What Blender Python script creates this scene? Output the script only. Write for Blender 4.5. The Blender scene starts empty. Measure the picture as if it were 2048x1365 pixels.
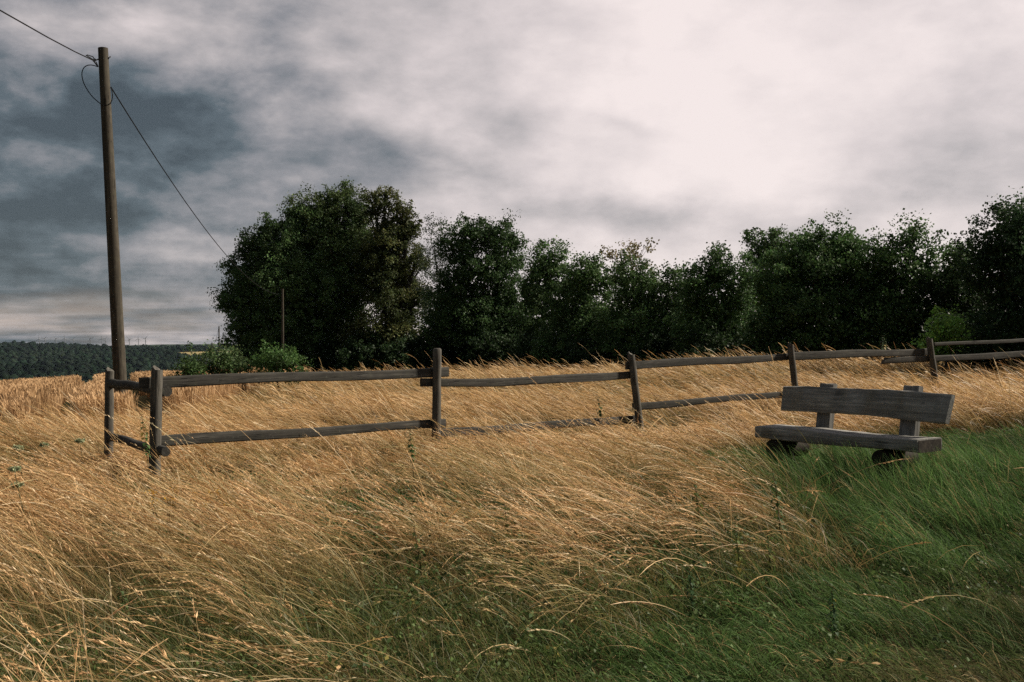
import bpy, math, random
import numpy as np
from mathutils import Vector, Matrix

rng = np.random.default_rng(11)
random.seed(5)
scene = bpy.context.scene
COL = scene.collection
R = math.radians

# ------------------------------------------------------------------ camera, sky, sun, exposure
F = 1991.0          # focal length in photo pixels (35 mm on a 36 mm wide frame, 2048 px)
HOR = 690.0         # photo row of the eye level
EYE = 1.6
cam = bpy.data.cameras.new('camera')
cam.sensor_width = 36.0
cam.lens = 35.0
cam.shift_y = (HOR - 682.5) / 2048.0
cam.clip_start = 0.05
cam.clip_end = 20000
cam_ob = bpy.data.objects.new('camera', cam)
cam_ob.location = (0, 0, EYE)
cam_ob.rotation_euler = (R(90), 0, 0)
COL.objects.link(cam_ob)
scene.camera = cam_ob

SUN_AZ, SUN_EL = R(74), R(36)      # azimuth from the view direction towards the right
S = Vector((math.sin(SUN_AZ) * math.cos(SUN_EL), math.cos(SUN_AZ) * math.cos(SUN_EL), math.sin(SUN_EL)))
sun = bpy.data.lights.new('sun', 'SUN')
sun.energy = 5.0
sun.angle = R(4)
sun.color = (1.0, 0.90, 0.76)
sun_ob = bpy.data.objects.new('sun', sun)
sun_ob.rotation_euler = (-S).to_track_quat('-Z', 'Y').to_euler()
sun_ob.location = (30, 20, 40)
COL.objects.link(sun_ob)

scene.view_settings.view_transform = 'Standard'
scene.view_settings.look = 'None'
scene.view_settings.exposure = 0.70
scene.view_settings.gamma = 1.0
scene.cycles.max_bounces = 6
scene.cycles.diffuse_bounces = 3
scene.cycles.glossy_bounces = 2
scene.cycles.transmission_bounces = 4
scene.cycles.transparent_max_bounces = 6
scene.cycles.volume_bounces = 0
scene.cycles.use_denoising = False
scene.cycles.sample_clamp_indirect = 2.0
scene.cycles.sample_clamp_direct = 8.0

world = bpy.data.worlds.new('World')
scene.world = world
world.use_nodes = True


class NT:
    """tiny node-expression builder"""
    def __init__(self, tree):
        self.t = tree
        self.t.nodes.clear()

    def node(self, kind, **kw):
        n = self.t.nodes.new(kind)
        for k, v in kw.items():
            setattr(n, k, v)
        return n

    def link(self, a, b):
        self.t.links.new(a, b)

    def put(self, sock, v):
        if isinstance(v, bpy.types.NodeSocket):
            self.link(v, sock)
        else:
            sock.default_value = v

    def m(self, op, a, b=None, c=None, clamp=False):
        n = self.node('ShaderNodeMath', operation=op)
        n.use_clamp = clamp
        self.put(n.inputs[0], a)
        if b is not None:
            self.put(n.inputs[1], b)
        if c is not None:
            self.put(n.inputs[2], c)
        return n.outputs[0]

    def add(self, a, b): return self.m('ADD', a, b)
    def sub(self, a, b): return self.m('SUBTRACT', a, b)
    def mul(self, a, b): return self.m('MULTIPLY', a, b)

    def noise(self, vec, scale, detail=4.0, rough=0.55, dim='3D', color=False, dist=0.0):
        n = self.node('ShaderNodeTexNoise', noise_dimensions=dim)
        if vec is not None:
            self.link(vec, n.inputs['Vector'])
        n.inputs['Scale'].default_value = scale
        n.inputs['Detail'].default_value = detail
        n.inputs['Roughness'].default_value = rough
        n.inputs['Distortion'].default_value = dist
        return n.outputs['Color'] if color else n.outputs['Fac']

    def ramp(self, fac, stops, interp='LINEAR'):
        n = self.node('ShaderNodeValToRGB')
        n.color_ramp.interpolation = interp
        e = n.color_ramp.elements
        while len(e) < len(stops):
            e.new(0.5)
        for i, (p, c) in enumerate(stops):
            e[i].position = p
            e[i].color = (c[0], c[1], c[2], 1)
        self.put(n.inputs[0], fac)
        return n.outputs[0]

    def mixc(self, fac, a, b, mode='MIX'):
        n = self.node('ShaderNodeMix', data_type='RGBA', blend_type=mode)
        self.put(n.inputs[0], fac)
        for s, v in ((n.inputs[6], a), (n.inputs[7], b)):
            if isinstance(v, bpy.types.NodeSocket):
                self.link(v, s)
            else:
                s.default_value = (v[0], v[1], v[2], 1)
        return n.outputs[2]

    def comb(self, x, y, z):
        n = self.node('ShaderNodeCombineXYZ')
        self.put(n.inputs[0], x); self.put(n.inputs[1], y); self.put(n.inputs[2], z)
        return n.outputs[0]


def build_sky():
    w = NT(world.node_tree)
    tc = w.node('ShaderNodeTexCoord')
    d = tc.outputs['Generated']
    sp = w.node('ShaderNodeSeparateXYZ')
    w.link(d, sp.inputs[0])
    x, y, z = sp.outputs
    az = w.m('ARCTAN2', x, y)
    el = w.m('ARCSINE', w.m('MINIMUM', w.m('MAXIMUM', z, -0.999), 0.999))
    # cloud deck seen in perspective
    den = w.add(w.m('MAXIMUM', z, 0.0), 0.11)
    cx = w.m('DIVIDE', x, den)
    cy = w.m('DIVIDE', y, den)
    deck = w.comb(w.mul(cx, 1.5), cy, 0.0)
    n1 = w.sub(w.noise(deck, 1.5, 8, 0.60, dist=0.35), 0.5)
    n2 = w.sub(w.noise(deck, 4.5, 7, 0.62, dist=0.3), 0.5)
    deck2 = w.comb(w.add(cx, 17.3), w.mul(cy, 1.0), 4.2)
    den2 = w.add(w.m('MAXIMUM', z, 0.0), 0.055)
    low_deck = w.comb(w.mul(w.m('DIVIDE', x, den2), 0.55), w.m('DIVIDE', y, den2), 0.0)
    n4 = w.sub(w.noise(low_deck, 0.8, 4, 0.5, dist=0.3), 0.5)
    nearh = w.m('EXPONENT', w.mul(w.m('MAXIMUM', z, 0.0), -11.0))
    n3 = w.sub(w.noise(deck2, 0.55, 5, 0.55), 0.5)
    # warp the large shapes so that no edge is smooth
    wn = w.node('ShaderNodeTexNoise')
    wn.inputs['Scale'].default_value = 5.0
    wn.inputs['Detail'].default_value = 5.0
    w.link(d, wn.inputs['Vector'])
    ws = w.node('ShaderNodeSeparateXYZ')
    w.link(wn.outputs['Color'], ws.inputs[0])
    azw = w.add(az, w.mul(w.sub(ws.outputs[0], 0.5), 0.24))
    elw = w.add(el, w.mul(w.sub(ws.outputs[1], 0.5), 0.11))
    elw = w.add(elw, w.mul(n1, 0.02))

    def blob(u, v, su, sv, amp):
        a0 = math.atan((u - 1024) / F)
        e0 = math.atan((HOR - v) / F * math.cos(a0))
        da = w.mul(w.sub(azw, a0), F / su)
        de = w.mul(w.sub(elw, e0), F / sv)
        q = w.add(w.mul(da, da), w.mul(de, de))
        return w.mul(w.m('EXPONENT', w.mul(q, -1.0)), amp)

    # brightness of the cover: light towards the sun, dark behind the camera
    sd = w.node('ShaderNodeVectorMath', operation='DOT_PRODUCT')
    w.link(d, sd.inputs[0])
    sd.inputs[1].default_value = (math.sin(R(18)) * 0.92, math.cos(R(18)) * 0.92, 0.40)
    mr = w.node('ShaderNodeMapRange', interpolation_type='SMOOTHSTEP')
    w.put(mr.inputs['Value'], azw)
    mr.inputs['From Min'].default_value = -0.56
    mr.inputs['From Max'].default_value = 0.20
    mr.inputs['To Min'].default_value = 0.14
    mr.inputs['To Max'].default_value = 0.90
    glow = w.m('MULTIPLY_ADD', w.m('SMOOTH_MAX', sd.outputs['Value'], -0.2, 0.3), 0.68, 0.42)
    L = w.m('SMOOTH_MIN', mr.outputs[0], glow, 0.12)
    for b in SKY_BLOBS:
        L = w.add(L, blob(*b))
    L = w.m('SMOOTH_MAX', L, 0.17, 0.14)
    # less relief where the cover is bright and even
    relief = w.m('MULTIPLY_ADD', w.m('SUBTRACT', 1.0, L, clamp=True), 0.80, 0.20)
    ball = w.comb(w.mul(x, 1.0), w.mul(y, 1.0), w.m('MULTIPLY_ADD', z, 2.0, 0.37))
    nA = w.sub(w.noise(ball, 5.2, 9, 0.54, dist=0.12), 0.5)
    nB = w.sub(w.noise(ball, 12.0, 7, 0.58, dist=0.1), 0.5)
    det = w.add(w.mul(w.add(w.mul(n1, 0.7), w.mul(n2, 0.3)), nearh), w.mul(w.mul(n4, nearh), 1.5))
    det = w.add(det, w.add(w.mul(nA, 1.8), w.mul(nB, 1.35)))
    L = w.add(L, w.mul(det, relief))
    col = w.ramp(L, [(0.0, (0.038, 0.048, 0.055)), (0.16, (0.066, 0.082, 0.093)),
                     (0.38, (0.169, 0.167, 0.177)), (0.60, (0.305, 0.280, 0.280)),
                     (0.80, (0.435, 0.388, 0.383)), (1.0, (0.575, 0.508, 0.492))])
    # warm light under the deck near the horizon
    low = w.m('SUBTRACT', 1.0, w.mul(w.m('ABSOLUTE', w.sub(el, 0.022)), 26.0), clamp=True)
    warm = w.mul(low, w.m('MULTIPLY_ADD', n3, 3.0, 0.35, clamp=True))
    col = w.mixc(w.mul(warm, 0.5), col, (0.72, 0.53, 0.40))
    sky = w.node('ShaderNodeTexSky', sky_type='NISHITA')
    sky.sun_disc = False
    sky.sun_elevation = SUN_EL
    sky.sun_rotation = SUN_AZ
    sky.dust_density = 2.0
    cloud10 = w.mixc(1.0, col, (10, 10, 10), 'MULTIPLY')
    mix = w.mixc(0.95, sky.outputs[0], cloud10)
    bg = w.node('ShaderNodeBackground')
    w.link(mix, bg.inputs[0])
    bg.inputs[1].default_value = 0.1
    out = w.node('ShaderNodeOutputWorld')
    w.link(bg.outputs[0], out.inputs[0])


#            u     v    su   sv   amplitude (photo pixels)
SKY_BLOBS = [
    (40, 30, 260, 60, 0.20), (340, 60, 200, 55, 0.14), (330, 310, 260, 60, -0.14), (470, 230, 180, 60, -0.12), (40, 240, 200, 90, -0.06),
    (420, 400, 190, 30, -0.12), (600, 348, 140, 18, 0.10), (880, 362, 210, 42, -0.22), (760, 60, 220, 70, 0.08),
    (640, 190, 150, 50, -0.10), (780, 255, 120, 34, 0.06), (1035, 268, 105, 44, -0.16), (1260, 245, 60, 13, -0.10),
    (1280, 402, 180, 44, -0.30), (1130, 335, 110, 20, 0.08), (1480, 190, 360, 180, 0.13),
    (1700, 425, 350, 70, -0.16), (1960, 310, 210, 110, -0.18), (1960, 10, 180, 60, -0.08), (1700, 250, 120, 50, -0.06),
    (100, 445, 300, 26, 0.10), (170, 525, 460, 50, 0.05), (350, 545, 150, 16, 0.14), (120, 610, 520, 60, 0.08), (250, 655, 420, 18, 0.14),
    (150, 602, 420, 13, -0.12), (150, 490, 380, 14, -0.08),
]
build_sky()


# ------------------------------------------------------------------ helpers
def tag(o, label=None, cat=None, group=None, kind=None):
    if label: o['label'] = label
    if cat: o['category'] = cat
    if group: o['group'] = group
    if kind: o['kind'] = kind
    return o


def thing(name, label, cat, loc, group=None, rz=0.0):
    o = bpy.data.objects.new(name, None)
    o.empty_display_size = 0.2
    COL.objects.link(o)
    o.location = loc
    o.rotation_euler = (0, 0, rz)
    return tag(o, label, cat, group)


def link_mesh(name, me, mat=None, parent=None, loc=None, rot=None):
    o = bpy.data.objects.new(name, me)
    if mat is not None and not me.materials:
        me.materials.append(mat)
    COL.objects.link(o)
    if parent is not None:
        o.parent = parent
    if loc is not None: o.location = loc
    if rot is not None: o.rotation_euler = rot
    return o


def np_mesh(name, V, Q, col=None, smooth=False):
    """mesh from numpy: V (n,3); Q (m,k) all faces the same size"""
    V = np.ascontiguousarray(V, dtype=np.float32)
    Q = np.ascontiguousarray(Q, dtype=np.int32)
    me = bpy.data.meshes.new(name)
    m, k = Q.shape
    me.vertices.add(len(V))
    me.vertices.foreach_set('co', V.ravel())
    me.loops.add(m * k)
    me.loops.foreach_set('vertex_index', Q.ravel())
    me.polygons.add(m)
    me.polygons.foreach_set('loop_start', np.arange(0, m * k, k, dtype=np.int32))
    if smooth:
        me.polygons.foreach_set('use_smooth', np.ones(m, dtype=bool))
    me.update(calc_edges=True)
    if col is not None:
        a = me.attributes.new('col', 'FLOAT_COLOR', 'POINT')
        c = np.ones((len(V), 4), dtype=np.float32)
        c[:, :3] = col
        a.data.foreach_set('color', c.ravel())
    return me


class MB:
    """collects simple shapes into one mesh"""
    def __init__(self):
        self.v, self.f = [], []

    def add(self, vs, fs):
        b = len(self.v)
        self.v += [tuple(p) for p in vs]
        self.f += [tuple(i + b for i in f) for f in fs]

    def tube(self, pts, rad, n=10, cap=True):
        pts = [Vector(p) for p in pts]
        rad = [rad] * len(pts) if not hasattr(rad, '__len__') else rad
        vs, fs = [], []
        up = None
        for i, p in enumerate(pts):
            t = (pts[min(i + 1, len(pts) - 1)] - pts[max(i - 1, 0)]).normalized()
            if up is None:
                up = t.orthogonal().normalized()
            up = (up - t * up.dot(t)).normalized()
            s = t.cross(up)
            for k in range(n):
                a = 2 * math.pi * k / n
                vs.append(p + (up * math.cos(a) + s * math.sin(a)) * rad[i])
        for i in range(len(pts) - 1):
            for k in range(n):
                a, b = i * n + k, i * n + (k + 1) % n
                fs.append((a, b, b + n, a + n))
        if cap:
            fs.append(tuple(reversed(range(n))))
            fs.append(tuple(range((len(pts) - 1) * n, len(pts) * n)))
        self.add(vs, fs)

    def build(self, name, mat, parent=None, loc=None, rot=None, smooth=False):
        me = bpy.data.meshes.new(name)
        me.from_pydata(self.v, [], self.f)
        me.update()
        if smooth:
            for p in me.polygons: p.use_smooth = True
            try:
                me.set_sharp_from_angle(angle=R(45))
            except Exception:
                pass
        return link_mesh(name, me, mat, parent, loc, rot)


def at(u, v, d):
    """photo pixel at depth d -> world point"""
    return Vector(((u - 1024) / F * d, d, EYE + (HOR - v) / F * d))


def vnoise(x, y, seed=0):
    """smooth value noise in [0,1], numpy"""
    def h(i, j):
        n = (i * 374761393 + j * 668265263 + seed * 982451653) & 0x7fffffff
        n = ((n ^ (n >> 13)) * 1274126177) & 0x7fffffff
        return ((n ^ (n >> 16)) & 0xffff) / 65535.0
    xi, yi = np.floor(x).astype(np.int64), np.floor(y).astype(np.int64)
    fx, fy = x - xi, y - yi
    fx, fy = fx * fx * (3 - 2 * fx), fy * fy * (3 - 2 * fy)
    a, b, c, d = h(xi, yi), h(xi + 1, yi), h(xi, yi + 1), h(xi + 1, yi + 1)
    return (a * (1 - fx) + b * fx) * (1 - fy) + (c * (1 - fx) + d * fx) * fy


def fbm(x, y, seed=0, o=3):
    s, a, t = 0, 1.0, 0
    for i in range(o):
        s = s + a * vnoise(x * 2 ** i, y * 2 ** i, seed + i * 7)
        t += a
        a *= 0.5
    return s / t


# ------------------------------------------------------------------ terrain
CP = np.array([
    (0, 0, 0), (0, 5, .02), (-3, 6, 0), (3, 6, .12), (-3.9, 10.8, -.03), (-1, 13.3, .0), (1.9, 15.6, .06), (-1.5, 11, -.02), (-3, 15, .0), (.5, 12, .03),
    (4.9, 17.6, .34), (8.2, 19.6, .58), (3.1, 9.5, .34), (6, 9, .5), (9, 12, .62), (12, 6, .6), (-8, 12, .0),
    (-6, 6, -.05), (-11, 18, -.25), (-5.2, 12.8, -.08), (-6, 22, -.1), (0, 22, .22), (1, 31, .34), (8, 28, .80),
    (16, 33, .85), (-16, 30, -.78), (-21, 45, -.88), (-17, 50, -.46), (-26, 45, -1.2), (-8, 34, .05), (-6, 50, -.1),
    (5, 50, .3), (20, 50, .9), (30, 40, 1.0), (0, -10, 0), (10, -8, .3), (-10, -6, -.2), (20, 15, .8), (40, 20, 1.0),
    (-14.3, 62, -1.4)])


def ground(x, y):
    x = np.asarray(x, dtype=np.float64); y = np.asarray(y, dtype=np.float64)
    r = np.hypot(x, y)
    k = np.minimum(1.0, 62.0 / np.maximum(r, 1e-6))
    xx, yy = x * k, y * k
    num = np.zeros_like(r); den = np.zeros_like(r)
    for cx, cy, cz in CP:
        w = ((xx - cx) ** 2 + (yy - cy) ** 2 + 2.2) ** -1.6
        num += w * cz; den += w
    z = num / den
    azd = np.degrees(np.arctan2(x, y))
    left = np.clip((-azd - 14) / 7, 0, 1) * np.clip((azd + 150) / 20, 0, 1)
    k1 = 0.022 + 0.05 * left
    f = np.clip(r - 58, 0, None)
    z = z - k1 * np.minimum(f, 260) - 0.06 * np.clip(f - 260, 0, 700)
    t = np.clip((r - 1300) / 2300, 0, 1)
    t = t * t * (3 - 2 * t)
    und = (fbm(x / 620 + 9, y / 620 + 3, 5, 3) - .5)
    hill = -11.0 + und * 34 + 8 * np.clip((r - 3600) / 2500, 0, 1)
    return z * (1 - t) + hill * t


def principled(name, base=None, rough=0.8, spec=0.2):
    mt = bpy.data.materials.new(name)
    mt.use_nodes = True
    t = NT(mt.node_tree)
    b = t.node('ShaderNodeBsdfPrincipled')
    o = t.node('ShaderNodeOutputMaterial')
    t.link(b.outputs[0], o.inputs[0])
    b.inputs['Roughness'].default_value = rough
    b.inputs['Specular IOR Level'].default_value = spec
    if base is not None:
        b.inputs['Base Color'].default_value = (*base, 1)
    return mt, t, b


def mat_ground():
    mt, t, b = principled('soil_and_litter', rough=0.95, spec=0.05)
    tc = t.node('ShaderNodeTexCoord')
    n = t.noise(tc.outputs['Object'], 1.4, 6, 0.6)
    n2 = t.noise(tc.outputs['Object'], 14, 4, 0.7)
    c = t.ramp(n, [(0.3, (0.030, 0.030, 0.012)), (0.55, (0.07, 0.055, 0.025)), (0.75, (0.12, 0.085, 0.04))])
    c2 = t.mixc(t.mul(n2, 0.6), c, (0.035, 0.045, 0.018))
    sp = t.node('ShaderNodeSeparateXYZ')
    t.link(tc.outputs['Object'], sp.inputs[0])
    far = t.m('MULTIPLY_ADD', sp.outputs[1], 1 / 120.0, -1.0, clamp=True)
    c3 = t.mixc(far, c2, (0.022, 0.034, 0.018))
    t.link(c3, b.inputs['Base Color'])
    return mt


def mat_leaf(name, trans=0.35, rough=0.6, spec=0.15, sat=1.0):
    """blades and leaves coloured by their own 'col' attribute"""
    mt = bpy.data.materials.new(name)
    mt.use_nodes = True
    t = NT(mt.node_tree)
    a = t.node('ShaderNodeAttribute', attribute_name='col')
    d = t.node('ShaderNodeBsdfPrincipled')
    d.inputs['Roughness'].default_value = rough
    d.inputs['Specular IOR Level'].default_value = spec
    t.link(a.outputs['Color'], d.inputs['Base Color'])
    tr = t.node('ShaderNodeBsdfTranslucent')
    t.link(a.outputs['Color'], tr.inputs['Color'])
    mx = t.node('ShaderNodeMixShader')
    mx.inputs[0].default_value = trans
    t.link(d.outputs[0], mx.inputs[1]); t.link(tr.outputs[0], mx.inputs[2])
    o = t.node('ShaderNodeOutputMaterial')
    t.link(mx.outputs[0], o.inputs[0])
    return mt


def mat_wood(name, dark, mid, light, axis='X', scale=1.0, green=0.25):
    mt, t, b = principled(name, rough=0.85, spec=0.12)
    tc = t.node('ShaderNodeTexCoord')
    info = t.node('ShaderNodeObjectInfo')
    mp = t.node('ShaderNodeMapping')
    s = {'X': (1.6, 38, 38), 'Z': (38, 38, 1.6)}[axis]
    mp.inputs['Scale'].default_value = tuple(k * scale for k in s)
    t.link(tc.outputs['Object'], mp.inputs['Vector'])
    off = t.node('ShaderNodeVectorMath', operation='ADD')
    t.link(mp.outputs[0], off.inputs[0])
    rv = t.mul(info.outputs['Random'], 61.0)
    t.link(t.comb(rv, rv, rv), off.inputs[1])
    n = t.noise(off.outputs[0], 1.0, 8, 0.68, dist=0.5)
    n2 = t.noise(tc.outputs['Object'], 5.0, 5, 0.6)
    c = t.ramp(n, [(0.30, dark), (0.52, mid), (0.72, light)])
    c = t.mixc(t.m('MULTIPLY_ADD', n2, 2.2, -0.85, clamp=True), c, tuple(k * 0.55 for k in mid))
    n3 = t.noise(tc.outputs['Object'], 9.0, 5, 0.7)
    c = t.mixc(t.mul(t.m('MULTIPLY_ADD', n3, 3.0, -1.55, clamp=True), green), c, (0.10, 0.11, 0.06))
    ck = t.noise(off.outputs[0], 0.62, 5, 0.5, dist=0.2)
    ck = t.m('SUBTRACT', 1.0, t.mul(t.m('ABSOLUTE', t.sub(ck, 0.5)), 26.0), clamp=True)
    sel = t.m('MULTIPLY_ADD', t.noise(tc.outputs['Object'], 3.1, 3, 0.5), 6.0, -2.9, clamp=True)
    ck = t.mul(ck, sel)
    c = t.mixc(t.mul(ck, 0.9), c, tuple(k * 0.25 for k in dark))
    kn = t.node('ShaderNodeTexVoronoi')
    t.link(tc.outputs['Object'], kn.inputs['Vector']); kn.inputs['Scale'].default_value = 3.7
    spot = t.m('MULTIPLY_ADD', kn.outputs['Distance'], -16.0, 1.6, clamp=True)
    c = t.mixc(t.mul(spot, 0.75), c, tuple(k * 0.7 for k in dark))
    lich = t.m('MULTIPLY_ADD', t.noise(tc.outputs['Object'], 23.0, 4, 0.75), 7.0, -4.4, clamp=True)
    c = t.mixc(t.mul(lich, 0.5), c, (0.22, 0.225, 0.19))
    t.link(c, b.inputs['Base Color'])
    bp = t.node('ShaderNodeBump')
    bp.inputs['Strength'].default_value = 0.6
    bp.inputs['Distance'].default_value = 0.006
    t.link(t.sub(n, t.mul(ck, 1.2)), bp.inputs['Height'])
    t.link(bp.outputs[0], b.inputs['Normal'])
    return mt


M = {
    'ground': mat_ground(),
    'grass': mat_leaf('dry_grass', 0.38, 0.5, 0.2),
    'green': mat_leaf('green_grass', 0.38, 0.6, 0.07),
    'crop': mat_leaf('ripe_grain', 0.3, 0.6, 0.12),
    'foliage': mat_leaf('foliage', 0.30, 0.55, 0.12),
    'forest': mat_leaf('far_forest', 0.0, 0.9, 0.0),
    'bark': mat_wood('bark', (0.018, 0.016, 0.013), (0.04, 0.035, 0.028), (0.07, 0.062, 0.05), 'Z', 0.5),
    'rail': mat_wood('weathered_rail', (0.022, 0.021, 0.019), (0.052, 0.049, 0.043), (0.105, 0.10, 0.089), 'X', 1.0),
    'post': mat_wood('weathered_post', (0.034, 0.032, 0.028), (0.080, 0.074, 0.063), (0.165, 0.155, 0.135), 'Z', 1.0),
    'pole': mat_wood('pole_wood', (0.024, 0.021, 0.017), (0.057, 0.049, 0.037), (0.10, 0.088, 0.069), 'Z', 0.45, 0.3),
    'bench': mat_wood('bench_wood', (0.065, 0.063, 0.058), (0.20, 0.195, 0.182), (0.40, 0.39, 0.37), 'X', 0.8, 0.15),
    'bench_post': mat_wood('bench_post_wood', (0.055, 0.053, 0.049), (0.155, 0.150, 0.140), (0.30, 0.292, 0.275), 'Z', 0.8, 0.15),
    'end_grain': mat_wood('end_grain', (0.012, 0.010, 0.008), (0.028, 0.022, 0.017), (0.05, 0.04, 0.03), 'X', 0.6, 0.0),
    'cable': principled('black_cable', (0.006, 0.006, 0.006), 0.8, 0.1)[0],
    'steel': principled('dull_steel', (0.10, 0.10, 0.10), 0.55, 0.5)[0],
    'white': principled('turbine_paint', (0.16, 0.165, 0.175), 0.7, 0.1)[0],
}


def build_ground():
    rad = np.concatenate([[0.0], np.geomspace(0.4, 7000, 250)])
    na = 300
    ang = np.linspace(0, 2 * np.pi, na, endpoint=False)
    rr, aa = np.meshgrid(rad[1:], ang, indexing='ij')
    x, y = (rr * np.sin(aa)).ravel(), (rr * np.cos(aa)).ravel()
    z = ground(x, y)
    z += np.where(np.hypot(x, y) < 70, (fbm(x * 1.3, y * 1.3, 3) - .5) * .05, 0)
    V = np.column_stack([x, y, z])
    V = np.vstack([V, [[0, 0, float(ground(0., 0.))]]])
    n = len(rad) - 1
    i, j = np.meshgrid(np.arange(n - 1), np.arange(na), indexing='ij')
    a = i * na + j; b = i * na + (j + 1) % na
    Q = np.stack([a, a + na, b + na, b], -1).reshape(-1, 4)
    # close the middle with slim quads (the same corner twice is avoided by pairing)
    c = len(V) - 1
    j = np.arange(0, na, 2)
    T = np.stack([np.full(len(j), c), j, j + 1, (j + 2) % na], -1)
    me = np_mesh('ground', V, np.vstack([Q, T]), smooth=True)
    tag(link_mesh('ground', me, M['ground']), kind='structure')


build_ground()


# ------------------------------------------------------------------ far hills: forest, field, wind turbines
def ico(sub):
    t = (1 + 5 ** .5) / 2
    v = np.array([(-1, t, 0), (1, t, 0), (-1, -t, 0), (1, -t, 0), (0, -1, t), (0, 1, t), (0, -1, -t), (0, 1, -t),
                  (t, 0, -1), (t, 0, 1), (-t, 0, -1), (-t, 0, 1)], float)
    f = [(0, 11, 5), (0, 5, 1), (0, 1, 7), (0, 7, 10), (0, 10, 11), (1, 5, 9), (5, 11, 4), (11, 10, 2), (10, 7, 6),
         (7, 1, 8), (3, 9, 4), (3, 4, 2), (3, 2, 6), (3, 6, 8), (3, 8, 9), (4, 9, 5), (2, 4, 11), (6, 2, 10), (8, 6, 7), (9, 8, 1)]
    v /= np.linalg.norm(v[0])
    for _ in range(sub):
        v = list(map(tuple, v)); nf = []; cache = {}
        def mid(a, b):
            key = (min(a, b), max(a, b))
            if key not in cache:
                p = (np.array(v[a]) + np.array(v[b])) / 2
                v.append(tuple(p / np.linalg.norm(p))); cache[key] = len(v) - 1
            return cache[key]
        for a, b, c in f:
            ab, bc, ca = mid(a, b), mid(b, c), mid(c, a)
            nf += [(a, ab, ca), (b, bc, ab), (c, ca, bc), (ab, bc, ca)]
        f = nf; v = np.array(v)
    return v, np.array(f)


def field_mask(r, azd):
    m = (azd > -18.6) & (azd < -14.0) & (r > 2450) & (r < 2990 + 50 * (azd + 16))
    m |= (azd > -22.6) & (azd < -20.6) & (r > 2760) & (r < 2900)
    return m


def build_forest():
    n = 50000
    az = np.radians(rng.uniform(-34, -9, n))
    r = np.sqrt(rng.uniform(1000 ** 2, 3900 ** 2, n))
    keep = ~field_mask(r, np.degrees(az))
    az, r = az[keep], r[keep]
    x, y = r * np.sin(az), r * np.cos(az)
    z = ground(x, y)
    v0, f0 = ico(0)
    k = len(x)
    size = rng.uniform(3.0, 5.6, k) * np.where(rng.uniform(0, 1, k) < .12, 1.6, 1.0)
    hgt = size * rng.uniform(.9, 1.35, k)
    jit = 1 + rng.uniform(-.28, .28, (k, len(v0)))
    P = v0[None] * jit[..., None] * np.stack([size, size, hgt], -1)[:, None]
    P = P + np.stack([x, y, z + hgt * .75], -1)[:, None]
    Q = (f0[None] + (np.arange(k) * len(v0))[:, None, None]).reshape(-1, 3)
    base = np.array((0.010, 0.016, 0.011))
    stand_ = .35 + 1.5 * np.clip(fbm(x / 170, y / 330, 77) - .1, 0, 1)
    tint = (rng.uniform(.6, 1.35, k) * stand_)[:, None] * base * (1 + rng.uniform(-.12, .12, (k, 3)))
    colr = np.repeat(tint[:, None], len(v0), 1).reshape(-1, 3)
    me = np_mesh('far_forest', P.reshape(-1, 3), Q, colr)
    tag(link_mesh('far_forest', me, M['forest']), 'dark wooded slopes across the valley at the left horizon', 'forest', kind='stuff')
    # pale open fields between the woods
    for name, a0, a1, r0, r1, c in (('far_field', -18.8, -13.8, 2440, 3010, (0.30, 0.24, 0.12)),
                                    ('far_field', -22.6, -20.6, 2740, 2910, (0.22, 0.19, 0.09))):
        A, B = np.meshgrid(np.radians(np.linspace(a0, a1, 30)), np.linspace(r0, r1, 30), indexing='ij')
        px, py = (B * np.sin(A)).ravel(), (B * np.cos(A)).ravel()
        V = np.column_stack([px, py, ground(px, py) + 1.0])
        i, j = np.meshgrid(np.arange(29), np.arange(29), indexing='ij')
        q = i * 30 + j
        Q = np.stack([q, q + 1, q + 31, q + 30], -1).reshape(-1, 4)
        mt, t, b = principled('stubble_field', rough=0.95, spec=0.0)
        tc = t.node('ShaderNodeTexCoord')
        nn = t.noise(tc.outputs['Object'], 0.02, 4, 0.6)
        t.link(t.ramp(nn, [(0.35, tuple(k * .6 for k in c)), (0.7, c)]), b.inputs['Base Color'])
        tag(link_mesh(name, np_mesh(name, V, Q), mt), kind='structure')


build_forest()


def build_turbines():
    us = [79, 90, 112, 130, 147, 181, 204, 211, 259, 277, 291]
    proto = None
    places = ['first from the left edge of the sky', 'second from the left edge of the sky', 'third from the left edge of the sky',
              'fourth from the left edge of the sky', 'fifth from the left edge of the sky', 'midway along the row',
              'farther of a pair by the tall pole', 'nearest on the left of the tall pole',
              'nearest on the right of the tall pole', 'second to the right of the tall pole', 'third to the right of the tall pole']
    for i, u in enumerate(us):
        d = 4200 + (i * 37 % 5) * 160
        hub = 6.0 + 4200 * (16 + (i * 5 % 4)) / F * .8
        a = math.atan((u - 1024) / F)
        mb = MB()
        mb.tube([(0, 0, -25), (0, 0, hub)], [2.0, 1.2], 8)
        mb.tube([(0, -4, hub + .5), (0, 4, hub + .5)], [1.8, 1.6], 8)
        for k in range(3):
            t = i * 0.7 + k * 2.094
            r = 17
            mb.tube([(0, -4.6, hub + .5), (r * .3 * math.sin(t), -4.6, hub + .5 + r * .3 * math.cos(t)),
                     (r * math.sin(t), -4.6, hub + .5 + r * math.cos(t))], [.7, 1.0, .3], 6)
        x = (u - 1024) / F * d
        o = mb.build('wind_turbine', M['white'], loc=(x, d, float(ground(x, d))))
        tag(o, 'tiny wind turbine on the far ridge, ' + places[i], 'wind turbine', 'wind turbines on the far ridge')


build_turbines()


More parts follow.
